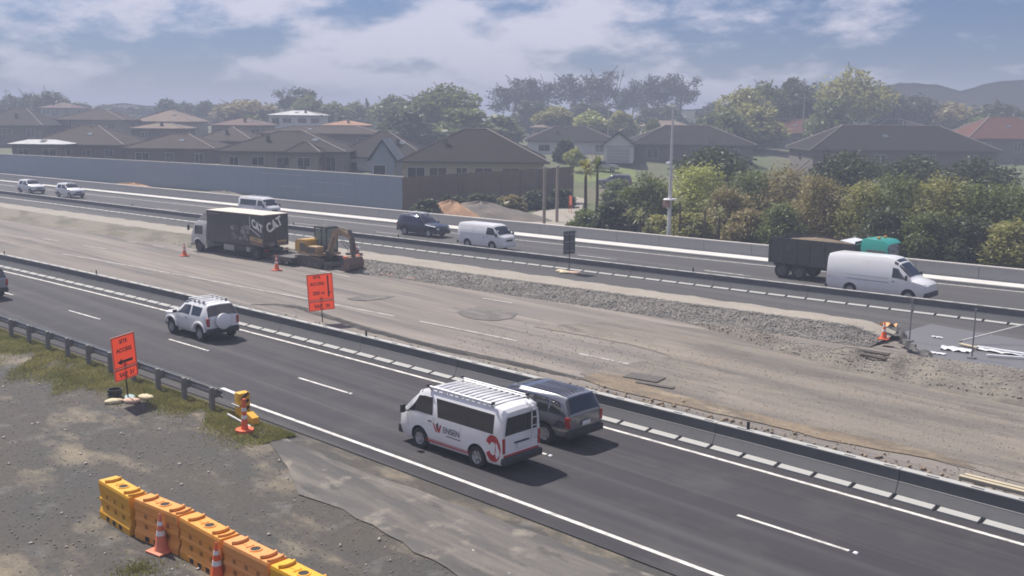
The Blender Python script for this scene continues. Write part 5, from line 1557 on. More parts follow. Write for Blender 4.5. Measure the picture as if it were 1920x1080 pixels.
# ---- water-filled plastic barriers
def plastic_barriers():
    defs = [((184, 897.5), (241, 931), (.74, .37, .024), 'amber plastic barrier at the far left end of the row'),
            ((250, 932.5), (332.5, 965), (.74, .31, .060), 'orange plastic barrier, second from the left end of the row'),
            ((335, 967), (412, 1009), (.76, .32, .050), 'orange plastic barrier, third and middle of the row'),
            ((417, 1012), (502, 1054), (.74, .31, .085), 'pale orange plastic barrier, fourth from the left end of the row'),
            ((506, 1057), (592, 1101), (.78, .40, .018), 'bright yellow plastic barrier cut by the bottom edge of the picture')]
    m_hole = m_slot
    L, W_, H_ = 1.78, .50, 1.0
    for i, (a, b, col, lab) in enumerate(defs):
        A, B = pix(*a, 1.0), pix(*b, 1.0)
        d = (B-A).normalized(); nrm = Vector((-d.y, d.x, 0)); rz = math.atan2(d.y, d.x)
        c = A.lerp(B, .5)+nrm*W_/2
        t = thing('plastic_barrier', lab, 'barrier', (c.x, c.y, -.035), rz, 'row of water-filled plastic barriers')
        m = mat('barrier_plastic_%d' % i, col, .5, var=.08, scale=1.2, spec=.35, dirt=tuple(x*.70+.02 for x in col), dirt_amt=.55)
        l2 = (B-A).length/2-.008
        # body profile across (y,z): flared foot, stepped ribs
        hw = W_/2
        pr = [(hw*1.08, .0), (hw*1.08, .16), (hw*.86, .30), (hw*.86, .42), (hw*1.0, .46), (hw*1.0, .52), (hw*.90, .56), (hw*.90, .70), (hw*1.0, .75), (hw*1.0, .93), (hw*.94, H_)]
        prof = pr+[(-y, z) for y, z in pr[::-1]]
        body = MB().prism(prof, -l2, l2, 'YZ').build('shell', m, t)
        for sd in (-1, 1):
            for k in range(3):   # forklift slots at the foot
                MB().box((-.36+k*.36, sd*(hw*1.08+.001), .09), (.16, .012, .12)).build('foot_slot', m_hole, body)
            for z_ in (.36, .63):
                for x in (-.45, 0, .45): MB().box((x, sd*(hw*.88+.003), z_), (.12, .012, .10)).build('side_recess_shade', mat('recess_shade_%d' % i, tuple(v*.45 for v in col), .7), body)  # flat patches in darkened plastic: shade of the recesses put into the colour
        MB().cyl((0.05, 0, H_-.005), (.05, 0, H_+.006), .11, n=20).build('filler_hole', m_hole, body)
        MB().lathe([(.11, H_-.01), (.15, H_-.01), (.15, H_+.02), (.115, H_+.02), (.112, H_-.01)], 20, c=(.05, 0, 0), caps=False).build('filler_rim', m, body)
        for x in (-.52, .55, ):
            pts = [(x+.10*math.cos(q)-.05, .19*math.sin(q)*1.05, H_+.035) for q in np.linspace(R(-80), R(80), 9)]
            MB().tube(pts, .042, 6).build('lifting_lug', m, body, True)
        for x in (.80, ):
            pts = [(x+.07*math.cos(q)-.04, .20*math.sin(q), H_+.02) for q in np.linspace(R(-85), R(85), 9)]
            MB().tube(pts, .035, 6).build('joint_lip', m, body, True)
        MB().box((-.16, .0, H_+.008), (.025, .22, .02)).build('top_rib', m, body)
        MB().box((-.28, .02, H_+.006), (.20, .10, .014)).build('top_rib', m, body)
        for x in (-l2+.05, l2-.05): MB().cyl((x, 0, .06), (x, 0, H_-.02), .04, n=8).build('joint_pin', m, body)
plastic_barriers()

# ---- light pole with camera arm and cabinet
def light_pole():
    p = pix(1254, 436, .95)
    for _ in range(8): p = p*((C_WALL(p.x)+1.0)/p.y)
    t = thing('light_pole', 'tall grey steel light pole in front of the shrubs with a small cabinet', 'pole', (p.x, p.y, -.1))
    z_top = 11.0
    m_p = mat('pole_steel', (.55, .55, .54), .55, metal=.1, var=.08)
    MB().cyl((0, 0, 0), (0, 0, z_top), .19, .06, n=16).build('mast', m_p, t, True)
    MB().cyl((0, 0, 3.9), (0, 0, 3.98), .55, .50, n=16).build('cabinet_hood', m_refl, t, True)
    MB().rbox((-.1, -.28, 3.55), (.5, .35, .5), .04).build('cabinet', mat('cabinet_brown', (.30, .17, .14), .6), t, True)
    MB().rbox((-.22, -.05, 6.75), (.36, .3, .26), .1).build('camera_dome', m_refl, t, True)
    MB().cyl((0, 0, 3.2), (0, 0, 3.24), .26, n=12).build('band', m_p, t)
light_pole()

# ---- pit: posts, long pole, plastic scraps, timber, black sheet
def pit_things():
    m_fp = mat('fence_post_steel', (.20, .20, .21), .6, metal=.3)
    for lab, u, v, h in (('thin steel fence post standing in the pit at right', 1822, 672, 2.2), ('thin steel fence post at the edge of the pit beside the cone', 1705, 640, 2.0)):
        p = pix(u, v, 0)
        t = thing('fence_post', lab, 'post', (p.x, p.y, 0))
        MB().cyl((0, 0, 0), (0, 0, h), .035, n=8).build('tube', m_fp, t, True); MB().box((0, 0, .03), (.3, .3, .06)).build('foot', m_fp, t)
        MB().cyl((0, 0, h-.03), (0, 0, h+.02), .05, n=8).build('cap', m_fp, t)
    a, b = pix(1800, 640, .15), pix(1940, 604, 1.0)
    d = b-a
    t = thing('scaffold_tube', 'long pale tube leaning up to the right over the pit', 'pole', a)
    MB().cyl((0, 0, 0), d*1.6, .045, n=8).build('tube', mat('pale_tube', (.52, .50, .47), .5), t, True)
    MB().cyl(-d.normalized()*.02, d.normalized()*.10, .06, n=8).build('end_cap', m_galv, t, True)
    rr = random.Random(9)
    m_pl = mat('crumpled_plastic', (.70, .71, .74), .35, var=.1, scale=3)
    for lab, u, v, w, l in (('crumpled pale plastic sheet at the left side of the pit', 1792, 655, .9, 1.3), ('white plastic sheeting bunched at the right end of the pit', 1880, 660, .7, 2.2), ('small white plastic scrap floating in the pit', 1758, 632, .3, .5), ('pale plastic corner by the pit edge', 1757, 662, .35, .7)):
        p = pix(u, v, .03); n = 14
        V, F = [], []
        for i in range(n+1):
            for j in range(7):
                x, y = (i/n-.5)*l, (j/6-.5)*w
                V.append((x+.05*rr.uniform(-1, 1), y+.05*rr.uniform(-1, 1), .02+abs(.10*math.sin(i*.7+u)*math.cos(j*.8))*min(1, w)+.02*rr.random()))
        F = [(i*7+j, (i+1)*7+j, (i+1)*7+j+1, i*7+j+1) for i in range(n) for j in range(6)]
        o = MB().add(V, F).build('plastic_sheet', m_pl, None, True, 60); o.location = (p.x, p.y, .0); o.rotation_euler = (0, 0, R(8)); tag(o, lab, 'plastic sheet')
    for lab, u0, v0, u1, v1, w, m in (('long white board lying across the pit, upper of two', 1832, 650, 1925, 664, .16, m_pl), ('long white board lying across the pit, lower of two', 1850, 666, 1922, 671, .14, m_pl),
                                     ('grey board on the edge of the pit', 1800, 645, 1832, 652, .25, m_timber)):
        a, b = pix(u0, v0, .08), pix(u1, v1, .08); c = a.lerp(b, .5); d = b-a
        o = MB().rbox((0, 0, 0), (d.length, w, .05), .01).build('board', m); o.location = (c.x, c.y, .10); o.rotation_euler = (0, 0, math.atan2(d.y, d.x)); tag(o, lab, 'board')
    # black drainage sheet hanging over the end of the bank
    line = [(pix(1674, 612, .64), .64), (pix(1684, 622, .58), .55), (pix(1694, 640, .36), .34), (pix(1712, 654, .2), .16), (pix(1742, 668, .06), .05)]
    V, F, nn = [], [], 24
    for i in range(nn+1):
        k = i/nn*(len(line)-1); q = min(int(k), len(line)-2); c = line[q][0].lerp(line[q+1][0], k-q)
        for j in range(6):
            w_ = (j/5-.5)*(.42+.22*math.sin(i*.9))
            V.append((c.x+w_*.55+.04*math.sin(i*2.1+j), c.y+w_*.75, c.z+.05+.07*math.sin(i*1.3+j*1.1)+.04*math.cos(j*2.3+i*.6)))
    F = [(i*6+j, (i+1)*6+j, (i+1)*6+j+1, i*6+j+1) for i in range(nn) for j in range(5)]
    o = MB().add(V, F).build('ground_sheet', mat('torn_black_sheet', (.035, .035, .037), .7, var=.3, scale=3, dirt=(.13, .11, .09), dirt_amt=.6), None, True, 70)
    tag(o, 'black ground sheet draped over the end of the gravel bank', 'sheet')
    a = pix(1678, 612, .66)
    t = thing('tarpaulin', 'orange tarpaulin folded on the end of the gravel bank above the cone', 'tarpaulin', (a.x-.35, a.y, .60), R(10))
    V, F = [], []
    for i in range(12):
        for j in range(6): V.append(((i/11-.5)*.8, (j/5-.5)*.4, .08+.09*math.sin(i*.9+j)+.04*math.cos(j*2.2)))
    F = [(i*6+j, (i+1)*6+j, (i+1)*6+j+1, i*6+j+1) for i in range(11) for j in range(5)]
    MB().add(V, F).build('sheet', mat('tarp_orange', (.62, .30, .10), .6, var=.1), t, True, 70)
    # dark planks half buried in the heap
    for lab, u0, v0, u1, v1 in (('dark plank half buried in the gravel heap, upper of two', 1588, 654, 1668, 667), ('dark plank half buried in the gravel heap, lower of two', 1610, 664, 1662, 675)):
        a, b = pix(u0, v0, .36), pix(u1, v1, .36); c = a.lerp(b, .5); d = b-a
        o = MB().rbox((0, 0, 0), (d.length, .22, .07), .015).build('plank', mat('dark_plank', (.06, .05, .042), .85, var=.3, scale=4)); o.location = (c.x, c.y, .40); o.rotation_euler = (R(12), 0, math.atan2(d.y, d.x)); tag(o, lab, 'plank')
    # rails of timber behind the near barrier, right edge
    for k, lab in enumerate(('sawn timber beam behind the near barrier at right, closest to it', 'sawn timber beam behind the near barrier at right, farther one')):
        xa = pix(1836, 912, .1).x
        yb = C_BAR(xa)+1.05+k*.36
        o = MB().rbox((2.4, 0, 0), (4.8, .14, .12), .015).build('timber_beam', m_timber); o.location = (xa, yb+.05, .75-.05*k); o.rotation_euler = (0, R(0), R(.8)); tag(o, lab, 'timber')
        for q in (.5, 2.2, 4.2): MB().box((q, 0, -.36+.02*k), (.10, .12, .62)).build('support_post', m_timber, o)
    # flat steel frames lying on the pavement near the barrier
    for lab, u, v, l, w in (('weathered wooden pallet board lying near the dirt edge', 1208, 708, 1.5, .9), ('grey plank lying on the dirt beside the weathered board', 1228, 722, 1.6, .3)):
        p = pix(u, v, .04); t = thing('pallet_board', lab, 'board', (p.x, p.y, .03), R(12))
        n = 5 if w > .5 else 2
        for k in range(n): MB().rbox((0, (k-(n-1)/2)*w/n, .03), (l, w/n*.8, .03), .006).build('slat', mat('grey_board', (.12, .108, .098), .85, var=.25), t)
        for q in (-.4, .4): MB().box((q*l, 0, .0), (.09, w, .03)).build('bearer', mat('grey_board', (.20, .175, .15), .85), t)
    # orange conduit lying along the foot of the bank
    pts = [pix(u, v, .06) for u, v in ((664, 505), (690, 509), (720, 514), (750, 519), (775, 523), (800, 523))]
    o = MB().tube(pts, .045, 8).build('conduit', m_orand, None, True); tag(o, 'orange conduit lying along the foot of the gravel bank', 'pipe')
    pts = [pix(u, v, .06) for u, v in ((668, 500), (700, 506), (740, 513), (790, 521))]
    o = MB().tube(pts, .03, 8).build('conduit', m_rust, None, True); tag(o, 'thin rust-red conduit behind the orange one at the bank', 'pipe')
    # orange sign and posts by the end of the timber fence
pit_things()
# ------------------------------------------------------------------ houses
def roofmat(name, col):
    """concrete tile roof: courses come from a fine wave, weathering from noise"""
    if name in MATS: return MATS[name]
    m = mat(name, col, .85, var=.16, scale=.9, dirt=tuple(c*.7 for c in col), dirt_amt=.5, spec=.12)
    n, l = m.node_tree.nodes, m.node_tree.links; b = n['Principled BSDF']
    tc = n.new('ShaderNodeTexCoord'); wv = n.new('ShaderNodeTexWave'); wv.bands_direction = 'Z'; wv.inputs['Scale'].default_value = 1.9; wv.inputs['Distortion'].default_value = .3
    l.new(tc.outputs['Object'], wv.inputs['Vector'])
    bp = n.new('ShaderNodeBump'); bp.inputs['Strength'].default_value = .5; bp.inputs['Distance'].default_value = .05
    l.new(wv.outputs['Fac'], bp.inputs['Height']); l.new(bp.outputs[0], b.inputs['Normal'])
    return m
RF = dict(brown=roofmat('brown_tile', (.062, .049, .042)), grey=roofmat('grey_tile', (.042, .039, .039)), dark=roofmat('dark_tile', (.027, .025, .025)),
          tan=roofmat('tan_tile', (.22, .17, .135)), pink=roofmat('faded_pink_tile', (.17, .12, .105)), red=roofmat('red_tile', (.12, .055, .040)),
          white=roofmat('pale_metal_roof', (.55, .55, .55)), orange=roofmat('orange_tile', (.38, .22, .14)), blue=roofmat('blue_grey_roof', (.13, .16, .19)))
WL = dict(cream=mat('cream_wall', (.28, .255, .22), .85, var=.12, scale=.6), white=mat('white_wall', (.60, .60, .60), .85, var=.06, scale=.6),
          brick=mat('pale_brick_wall', (.16, .14, .12), .9, var=.15, scale=2.0), blue=mat('blue_grey_wall', (.27, .32, .37), .85, var=.06), yellow=mat('straw_wall', (.42, .38, .27), .85, var=.08))
m_frame = mat('window_frame', (.55, .55, .54), .5)
m_fascia = mat('fascia_dark', (.10, .095, .09), .6)
m_ridge = mat('ridge_tile', (.22, .19, .17), .85, var=.15)
m_gdoor = mat('garage_door_grey', (.42, .42, .42), .7, var=.05)

def house(label, u0, u1, v_ridge, v_eave, D, deep=9.0, roof='brown', wall='cream', yaw=None, gable=False, wins=3, ridge_frac=.45, wall_h=None, storeys=1, name='house', rot=0.0, cap=True, garage=False):
    """hip (or gable) roofed house whose long front spans photo columns u0..u1 at depth D"""
    a, b = pixd(u0, v_eave, D), pixd(u1, v_eave, D)
    L = (b-a).length; mid = a.lerp(b, .5)
    ze = (a.z+b.z)/2; zr = pixd((u0+u1)/2, v_ridge, D+deep*.42).z
    zr = max(zr, ze+.8)
    # front faces the camera, turned by rot
    d = (b-a); d.z = 0; d.normalize()
    rz = math.atan2(d.y, d.x)+R(rot)
    back = Vector((-d.y, d.x, 0))
    if back.dot(Vector((_fw.x, _fw.y, 0))) < 0: back = -back
    c = mid+back*deep/2
    zg = ground_z(c.x, c.y)
    wh = max(2.4*storeys, ze-zg+.25)
    t = thing(name, label, 'house', (c.x, c.y, ze-wh), rz)
    ov = .55; hx, hy = L/2, deep/2
    E = wh; H = zr-(ze-wh)
    wx, wy = hx-ov, hy-ov
    MB().box((0, 0, E/2-.02), (2*wx, 2*wy, E)).build('wall', WL[wall], t)
    # roof
    rl = hx-hy*(.95 if not gable else 0.0)
    rl = max(rl, .25) if not gable else hx
    k = .16
    V = [(-hx, -hy, E), (hx, -hy, E), (hx, hy, E), (-hx, hy, E), (-rl, 0, H), (rl, 0, H), (-hx, -hy, E+k), (hx, -hy, E+k), (hx, hy, E+k), (-hx, hy, E+k)]
    F = [(0, 3, 2, 1), (0, 1, 7, 6), (1, 2, 8, 7), (2, 3, 9, 8), (3, 0, 6, 9), (6, 7, 5, 4), (7, 8, 5), (8, 9, 4, 5), (9, 6, 4)]
    ro = MB().add(V, F).build('roof', RF[roof], t)
    if cap:
        rd = MB()
        lines = [((-rl, 0, H), (rl, 0, H))] + ([] if gable else [((-hx, -hy, E+k), (-rl, 0, H)), ((hx, -hy, E+k), (rl, 0, H)), ((hx, hy, E+k), (rl, 0, H)), ((-hx, hy, E+k), (-rl, 0, H))])
        for p, q in lines: MB().tube([Vector(p)+Vector((0, 0, .02)), Vector(q)+Vector((0, 0, .02))], .12, 5).build('ridge_cap', m_ridge, ro)
    MB().box((0, -hy-.04, E+.05), (2*hx+.1, .10, .16)).build('gutter', m_fascia, ro)
    for sx in (-1, 1): MB().box((sx*(hx+.04), 0, E+.05), (.10, 2*hy, .16)).build('gutter', m_fascia, ro)
    # windows on the front and on the two ends
    rr = random.Random(int(u0*3+v_eave))
    for st in range(storeys):
        zc = E-1.15-2.6*st
        for q in range(wins):
            x = -wx+(q+.5)*2*wx/wins+rr.uniform(-.3, .3); w_ = rr.choice((1.2, 1.6, 2.0)); h_ = rr.choice((1.1, 1.1, 1.7))
            w_ = min(w_, 2*wx/wins*.8)
            fr = MB().box((x, -wy-.02, zc-(h_-1.1)/2), (w_+.14, .08, h_+.14)).build('window', m_frame, t)
            MB().box((x, -wy-.05, zc-(h_-1.1)/2), (w_, .06, h_)).build('pane', m_glass, fr)
            MB().box((x, -wy-.075, zc-(h_-1.1)/2), (.05, .04, h_)).build('mullion', m_frame, fr)
        for sx in (-1, 1):
            fr = MB().box((sx*(wx+.02), 0, zc), (.08, 1.5, 1.2)).build('window', m_frame, t)
            MB().box((sx*(wx+.05), 0, zc), (.06, 1.36, 1.06)).build('pane', m_glass, fr)
    if rr.random() < .6:
        ax = rr.uniform(-.5, .5)*rl; an = MB().cyl((ax, .3, H-.3), (ax, .3, H+1.3), .03, n=6)
        for q in range(4): an.box((ax, .3, H+.75+q*.16), (.03, .9-.12*q, .03))
        an.build('aerial', m_galv, t)
    if rr.random() < .5:
        MB().rbox((rr.uniform(-.4, .4)*hx, -hy*.5, E+k+(H-E)*.5+.25), (.5, .5, .9), .03).build('chimney', WL['brick'], ro)
    if rr.random() < .55:
        MB().box((rr.uniform(-.3, .5)*hx, -hy*.45, E+k+(H-E-k)*.55+.05), (.8, 1.0, .08), Matrix.Rotation(math.atan2(H-E, hy), 3, 'X')).build('skylight', m_glassl, ro)
    fw_ = MB().box((0, -wy-.06, .55), (1.0, .07, 2.0)).build('door', m_fascia, t)
    MB().box((.35, -wy-.11, .5), (.05, .04, .2)).build('handle', m_galv, fw_)
    return t
house('hip-roofed house at the far left edge, grey tiles', -60, 80, 203, 236, 215, 13, 'grey', 'brick')
house('low house with pale pinkish roof below the trees at far left', 70, 135, 192, 203, 300, 12, 'pink', 'cream')
house('grey-brown hip roof behind the large left roof', 98, 232, 206, 226, 225, 13, 'brown', 'cream')
house('large low brown hip roof just above the left end of the noise wall', 40, 232, 236, 273, 165, 14, 'brown', 'brick', wins=4)
house('flat pale carport roof at left above the noise wall', 12, 120, 266, 272, 158, 5, 'white', 'brick', wins=2, name='carport', cap=False)
house('sunlit tan hip roof left of the two-storey house', 246, 362, 206, 229, 235, 14, 'tan', 'cream')
house('low tan roof in front of the sunlit tan house', 238, 346, 231, 242, 205, 9, 'tan', 'brick', wins=2)
house('brown hip roof in the left middle, left of the cream house', 228, 402, 252, 280, 160, 12, 'brown', 'brick')
house('brown roof with pale hip lines behind the cream house', 356, 475, 238, 266, 172, 13, 'brown', 'cream')
house('small pinkish roof beyond the cream house, left of two-storey house', 390, 500, 222, 236, 215, 11, 'pink', 'cream')
cream = house('cream house with dark grey hip roof and windows above the noise wall', 402, 648, 246, 286, 138, 15, 'grey', 'cream', wins=5)
g = house('front wing', 532, 600, 266, 287.5, 134, 5, 'grey', 'cream', wins=1)
def _pose(o): return Matrix.Translation(o.location) @ Matrix.Rotation(o.rotation_euler.z, 4, 'Z')
_rel = _pose(cream).inverted() @ _pose(g)          # the wing belongs to the cream house: its pieces become parts of it
for ch in list(g.children):
    ch.parent = cream; ch.matrix_local = _rel
bpy.data.objects.remove(g)
house('two-storey house with pale roof on the skyline left of centre', 498, 605, 207, 217, 250, 11, 'white', 'white', wins=4, storeys=2)
house('long low house with bright orange-tan roof', 600, 690, 226, 236, 235, 10, 'orange', 'cream', cap=False)
house('brown roof just behind the cream house, centre left', 480, 720, 237, 252, 185, 12, 'brown', 'brick')
house('dark roofed house behind the blue gable', 620, 800, 246, 297, 145, 13, 'grey', 'white', wins=3)
house('long dark-roofed house with straw walls behind the timber fence', 745, 1030, 242, 306, 122, 16, 'dark', 'yellow', wins=6)
house('dark roof beyond the fence with white walls, centre', 985, 1160, 238, 266, 190, 12, 'dark', 'white', wins=3)
house('long dark roof right of the grey gable house', 1182, 1420, 236, 273, 180, 15, 'dark', 'brick', wins=3)
house('reddish roofed house among trees right of centre', 1398, 1590, 224, 251, 225, 15, 'red', 'cream', wins=4)
house('wide dark-roofed house above the shrubs at right', 1520, 1880, 236, 284, 160, 15, 'dark', 'brick', wins=4)
house('grey hip roof peeping over the wide dark roof', 1632, 1760, 224, 245, 215, 12, 'grey', 'cream')
house('red roofed house at the right edge', 1815, 2010, 220, 262, 195, 15, 'red', 'brick')
house('small red-brown roof between trees, centre', 1105, 1190, 226, 241, 250, 10, 'red', 'cream', wins=2)
house('pale low roof in front of the dark pines, centre', 995, 1062, 231, 240, 245, 8, 'tan', 'cream', wins=2, cap=False)
house('long pale roof between the shrubs and pines, centre right', 1205, 1300, 226, 238, 262, 9, 'tan', 'white', wins=2, cap=False)

def gable_house():
    """pale gable end facing the camera with a garage door"""
    D = 172
    a, b = pixd(1132, 306, D), pixd(1186, 306, D); L = (b-a).length*1.0
    ap = pixd(1160, 248, D); ev = pixd(1160, 271, D)
    mid = a.lerp(b, .5); d = (b-a); d.z = 0; d.normalize(); rz = math.atan2(d.y, d.x)
    back = Vector((-d.y, d.x, 0)); zb = mid.z
    t = thing('house', 'pale grey gable-fronted garage house beside the parked silver vehicle', 'house', (mid.x, mid.y, zb), rz+R(-8))
    E, H, hx, dp = ev.z-zb, ap.z-zb, L/2, 10.0
    MB().prism([(-hx, 0), (hx, 0), (hx, E), (0, H-.15), (-hx, E)], 0, dp, 'XZ').build('wall', WL['white'], t)
    ov = .5; r = MB()
    s = (H-E)/hx
    for sx in (-1, 1):
        r.add([(0, -ov, H), (0, dp+ov, H), (sx*(hx+ov), dp+ov, E-s*ov), (sx*(hx+ov), -ov, E-s*ov), (0, -ov, H+.14), (0, dp+ov, H+.14), (sx*(hx+ov), dp+ov, E-s*ov+.14), (sx*(hx+ov), -ov, E-s*ov+.14)],
              [(0, 1, 2, 3), (4, 7, 6, 5), (0, 3, 7, 4), (1, 5, 6, 2), (3, 2, 6, 7)])
    r.build('roof', RF['dark'], t)
    gd = MB().box((0, -.03, E*.42), (L*.78, .06, E*.82)).build('garage_door', m_gdoor, t)
    for k in range(4): MB().box((0, -.065, E*.82*(k+1)/5), (L*.76, .02, .04)).build('door_joint', m_seam, gd)
    MB().box((0, -.04, E*.9), (L*.9, .05, .08)).build('lintel_band', m_fascia, t)
gable_house()
def blue_gable():
    D = 134
    a, b = pixd(690, 300, D), pixd(744, 300, D); ap = pixd(712, 262, D); L = (b-a).length
    mid = a.lerp(b, .5); d = (b-a); d.z = 0; d.normalize()
    t = thing('house', 'small blue-grey gable front above the right end of the noise wall', 'house', (mid.x, mid.y, mid.z-3.0), math.atan2(d.y, d.x))
    hx, E, H = L/2, 3.0, ap.z-mid.z+3.0
    MB().prism([(-hx+.3, 0), (hx-.3, 0), (hx-.3, E), (0, H-.15), (-hx+.3, E)], 0, 9, 'XZ').build('wall', WL['blue'], t)
    r = MB()
    for sx in (-1, 1):
        r.add([(0, -.4, H), (0, 9, H), (sx*(hx+.2), 9, E-.2), (sx*(hx+.2), -.4, E-.2), (0, -.4, H+.14), (0, 9, H+.14), (sx*(hx+.2), 9, E-.06), (sx*(hx+.2), -.4, E-.06)],
              [(0, 1, 2, 3), (4, 7, 6, 5), (0, 3, 7, 4), (1, 5, 6, 2), (3, 2, 6, 7)])
    r.build('roof', RF['blue'], t)
    fr = MB().box((-.4, -.03, 1.7), (1.7, .08, 1.4)).build('window', m_frame, t); MB().box((-.4, -.06, 1.7), (1.5, .06, 1.2)).build('pane', m_glass, fr)
blue_gable()

# ---- timber fence running back from the end of the noise wall, poles, clay pile, driveway
def timber_fence():
    m_f = mat('weathered_fence', (.17, .135, .115), .9, var=.25, scale=1.2)
    pts = [(pixd(757, 333, 106), 2.6), (pixd(870, 324, 111), 2.3), (pixd(1020, 316, 116), 2.2), (pixd(1076, 312, 120), 2.0)]
    t = thing('timber_fence', 'brown timber fence running back from the end of the noise wall', 'fence')
    for (p, h), (q, h2) in zip(pts[:-1], pts[1:]):
        L = Vector((q.x-p.x, q.y-p.y, 0)).length; a = math.atan2(q.y-p.y, q.x-p.x); n = int(L/.30)
        for k in range(n):
            f = (k+.5)/n; zt = p.z+(q.z-p.z)*f; hh = h+(h2-h)*f+1.6
            o = MB().box((0, 0, -hh/2), (.28, .03, hh)).build('paling', m_f, t) if k == 0 else bpy.data.objects.new('paling', me0)
            if k == 0: me0 = o.data
            else: COL.objects.link(o); o.parent = t
            o.location = (p.x+(q.x-p.x)*f, p.y+(q.y-p.y)*f, zt+random.Random(k).uniform(-.04, .04)); o.rotation_euler = (0, 0, a)
        for k in range(int(L/2.4)+1):
            f = min(1, k*2.4/L); MB().box((p.x+(q.x-p.x)*f, p.y+(q.y-p.y)*f-.1, p.z+(q.z-p.z)*f-1.9), (.12, .12, 3.8)).build('post', m_f, t)
timber_fence()
def posts():
    m_w = mat('pale_wood_pole', (.34, .29, .25), .85, var=.12)
    for lab, u, vt, vb, D in (('pale wooden pole at the end of the timber fence, left of two', 1020, 312, 420, 96), ('pale wooden pole at the end of the timber fence, right of two', 1044, 310, 415, 100)):
        a, b = pixd(u, vt, D), pixd(u, vb, D)
        t = thing('wooden_pole', lab, 'pole', (b.x, b.y, -.1))
        MB().cyl((0, 0, 0), (0, 0, a.z+.1), .16, .13, n=10).build('shaft', m_w, t, True); MB().cyl((0, 0, a.z+.08), (0, 0, a.z+.16), .15, .10, n=10).build('cap', m_galv, t, True)
    for lab, u, vt, vb, D in (('slim power pole among trees right of centre', 1433, 184, 232, 215), ('power pole left of the tall round tree at right', 1506, 180, 232, 225), ('thin power pole before the dark pines', 1140, 196, 245, 230), ('distant tall pole on the skyline at left', 12, 168, 185, 320)):
        a, b = pixd(u, vt, D), pixd(u, vb, D); zg = ground_z(b.x, b.y)
        t = thing('power_pole', lab, 'pole', (b.x, b.y, zg))
        h = a.z-zg
        MB().cyl((0, 0, 0), (0, 0, h), .18, .12, n=8).build('shaft', m_w, t, True); MB().box((0, 0, h-.5), (2.2, .12, .12), Matrix.Rotation(R(40), 3, 'Z')).build('crossarm', m_w, t)
        for q in (-.9, .9): MB().cyl((q*.76, q*.64, h-.44), (q*.76, q*.64, h-.2), .06, n=6).build('insulator', m_black, t)
    a, b = pixd(1433, 186, 215), pixd(1506, 181, 225)
    for k, lab in enumerate(('upper power line between the two power poles', 'lower power line between the two power poles')):
        P = []
        for i in range(-10, 22):
            f = i/10; q = a.lerp(b, f); P.append((q.x, q.y, q.z-.3-.5*k-.9*math.sin(math.pi*(f % 1))))
        o = MB().tube(P, .03, 4).build('power_line', m_galv); tag(o, lab, 'cable')
posts()
def mounds():
    def mound(name, label, u, v, z, rx, ry, h, m, rz=0.0):
        p = pix(u, v, z); V, F = [], []
        n, k = 28, 9
        for i in range(k+1):
            t = i/k
            for j in range(n):
                q = 2*math.pi*j/n; r = t*(1+.10*math.sin(3*q+u)+.06*math.sin(7*q))
                V.append((rx*r*math.cos(q), ry*r*math.sin(q), h*max(0, (1-t**1.4))*(1+.12*math.sin(5*q+i))-.06))
        F = [(i*n+j, i*n+(j+1) % n, (i+1)*n+(j+1) % n, (i+1)*n+j) for i in range(k) for j in range(n)]
        o = MB().add(V, F).build(name, m, None, True, 60); o.location = (p.x, p.y, z); o.rotation_euler = (0, 0, rz); tag(o, label, 'mound'); return o
    mound('clay_mound', 'heap of orange clay behind the low wall above the far white van', 845, 409, .0, 4.2, 2.2, 1.75, m_claypile, R(8))
    mound('clay_mound', 'low ridge of reddish clay at the foot of the noise wall, left', 250, 359, .0, 9, 1.3, 1.15, m_claypile, R(8))
    mound('soil_mound', 'dark soil heap along the foot of the timber fence', 900, 408, 0, 8, 3.0, 1.6, m_edgedirt, R(14))
    mound('soil_mound', 'dark soil heap at the foot of the noise wall left of the far van', 420, 371, 0, 7, 1.2, .9, m_edgedirt, R(8))
    # pale driveway rising away from the wall beside the poles
    A = [pix(u, v, .1) for u, v in ((900, 421), (950, 414), (1010, 398), (1078, 372))]
    B = [pix(u, v, .1) for u, v in ((1062, 430), (1070, 420), (1088, 400), (1098, 376))]
    V = []
    for i in range(len(A)):
        for j in range(5):
            p = A[i].lerp(B[i], j/4); V.append((p.x, p.y, max(-.05, ground_z(p.x, p.y))+.06))
    F = [(i*5+j, (i+1)*5+j, (i+1)*5+j+1, i*5+j+1) for i in range(len(A)-1) for j in range(4)]
    o = MB().add(V, F).build('driveway', m_bermtop); o['kind'] = 'structure'
    # orange site board
    p = pix(1070, 398, .3)
    t = thing('site_board', 'small faded orange board on legs beside the palm at the driveway', 'sign', (p.x, p.y, ground_z(p.x, p.y)), R(60))
    MB().rbox((0, 0, 1.35), (.04, .95, .95), .01).build('panel', m_orand, t)
    for y in (-.4, .4): MB().box((-.05, y, .9), (.05, .05, 1.9)).build('leg', m_oran, t)
mounds()
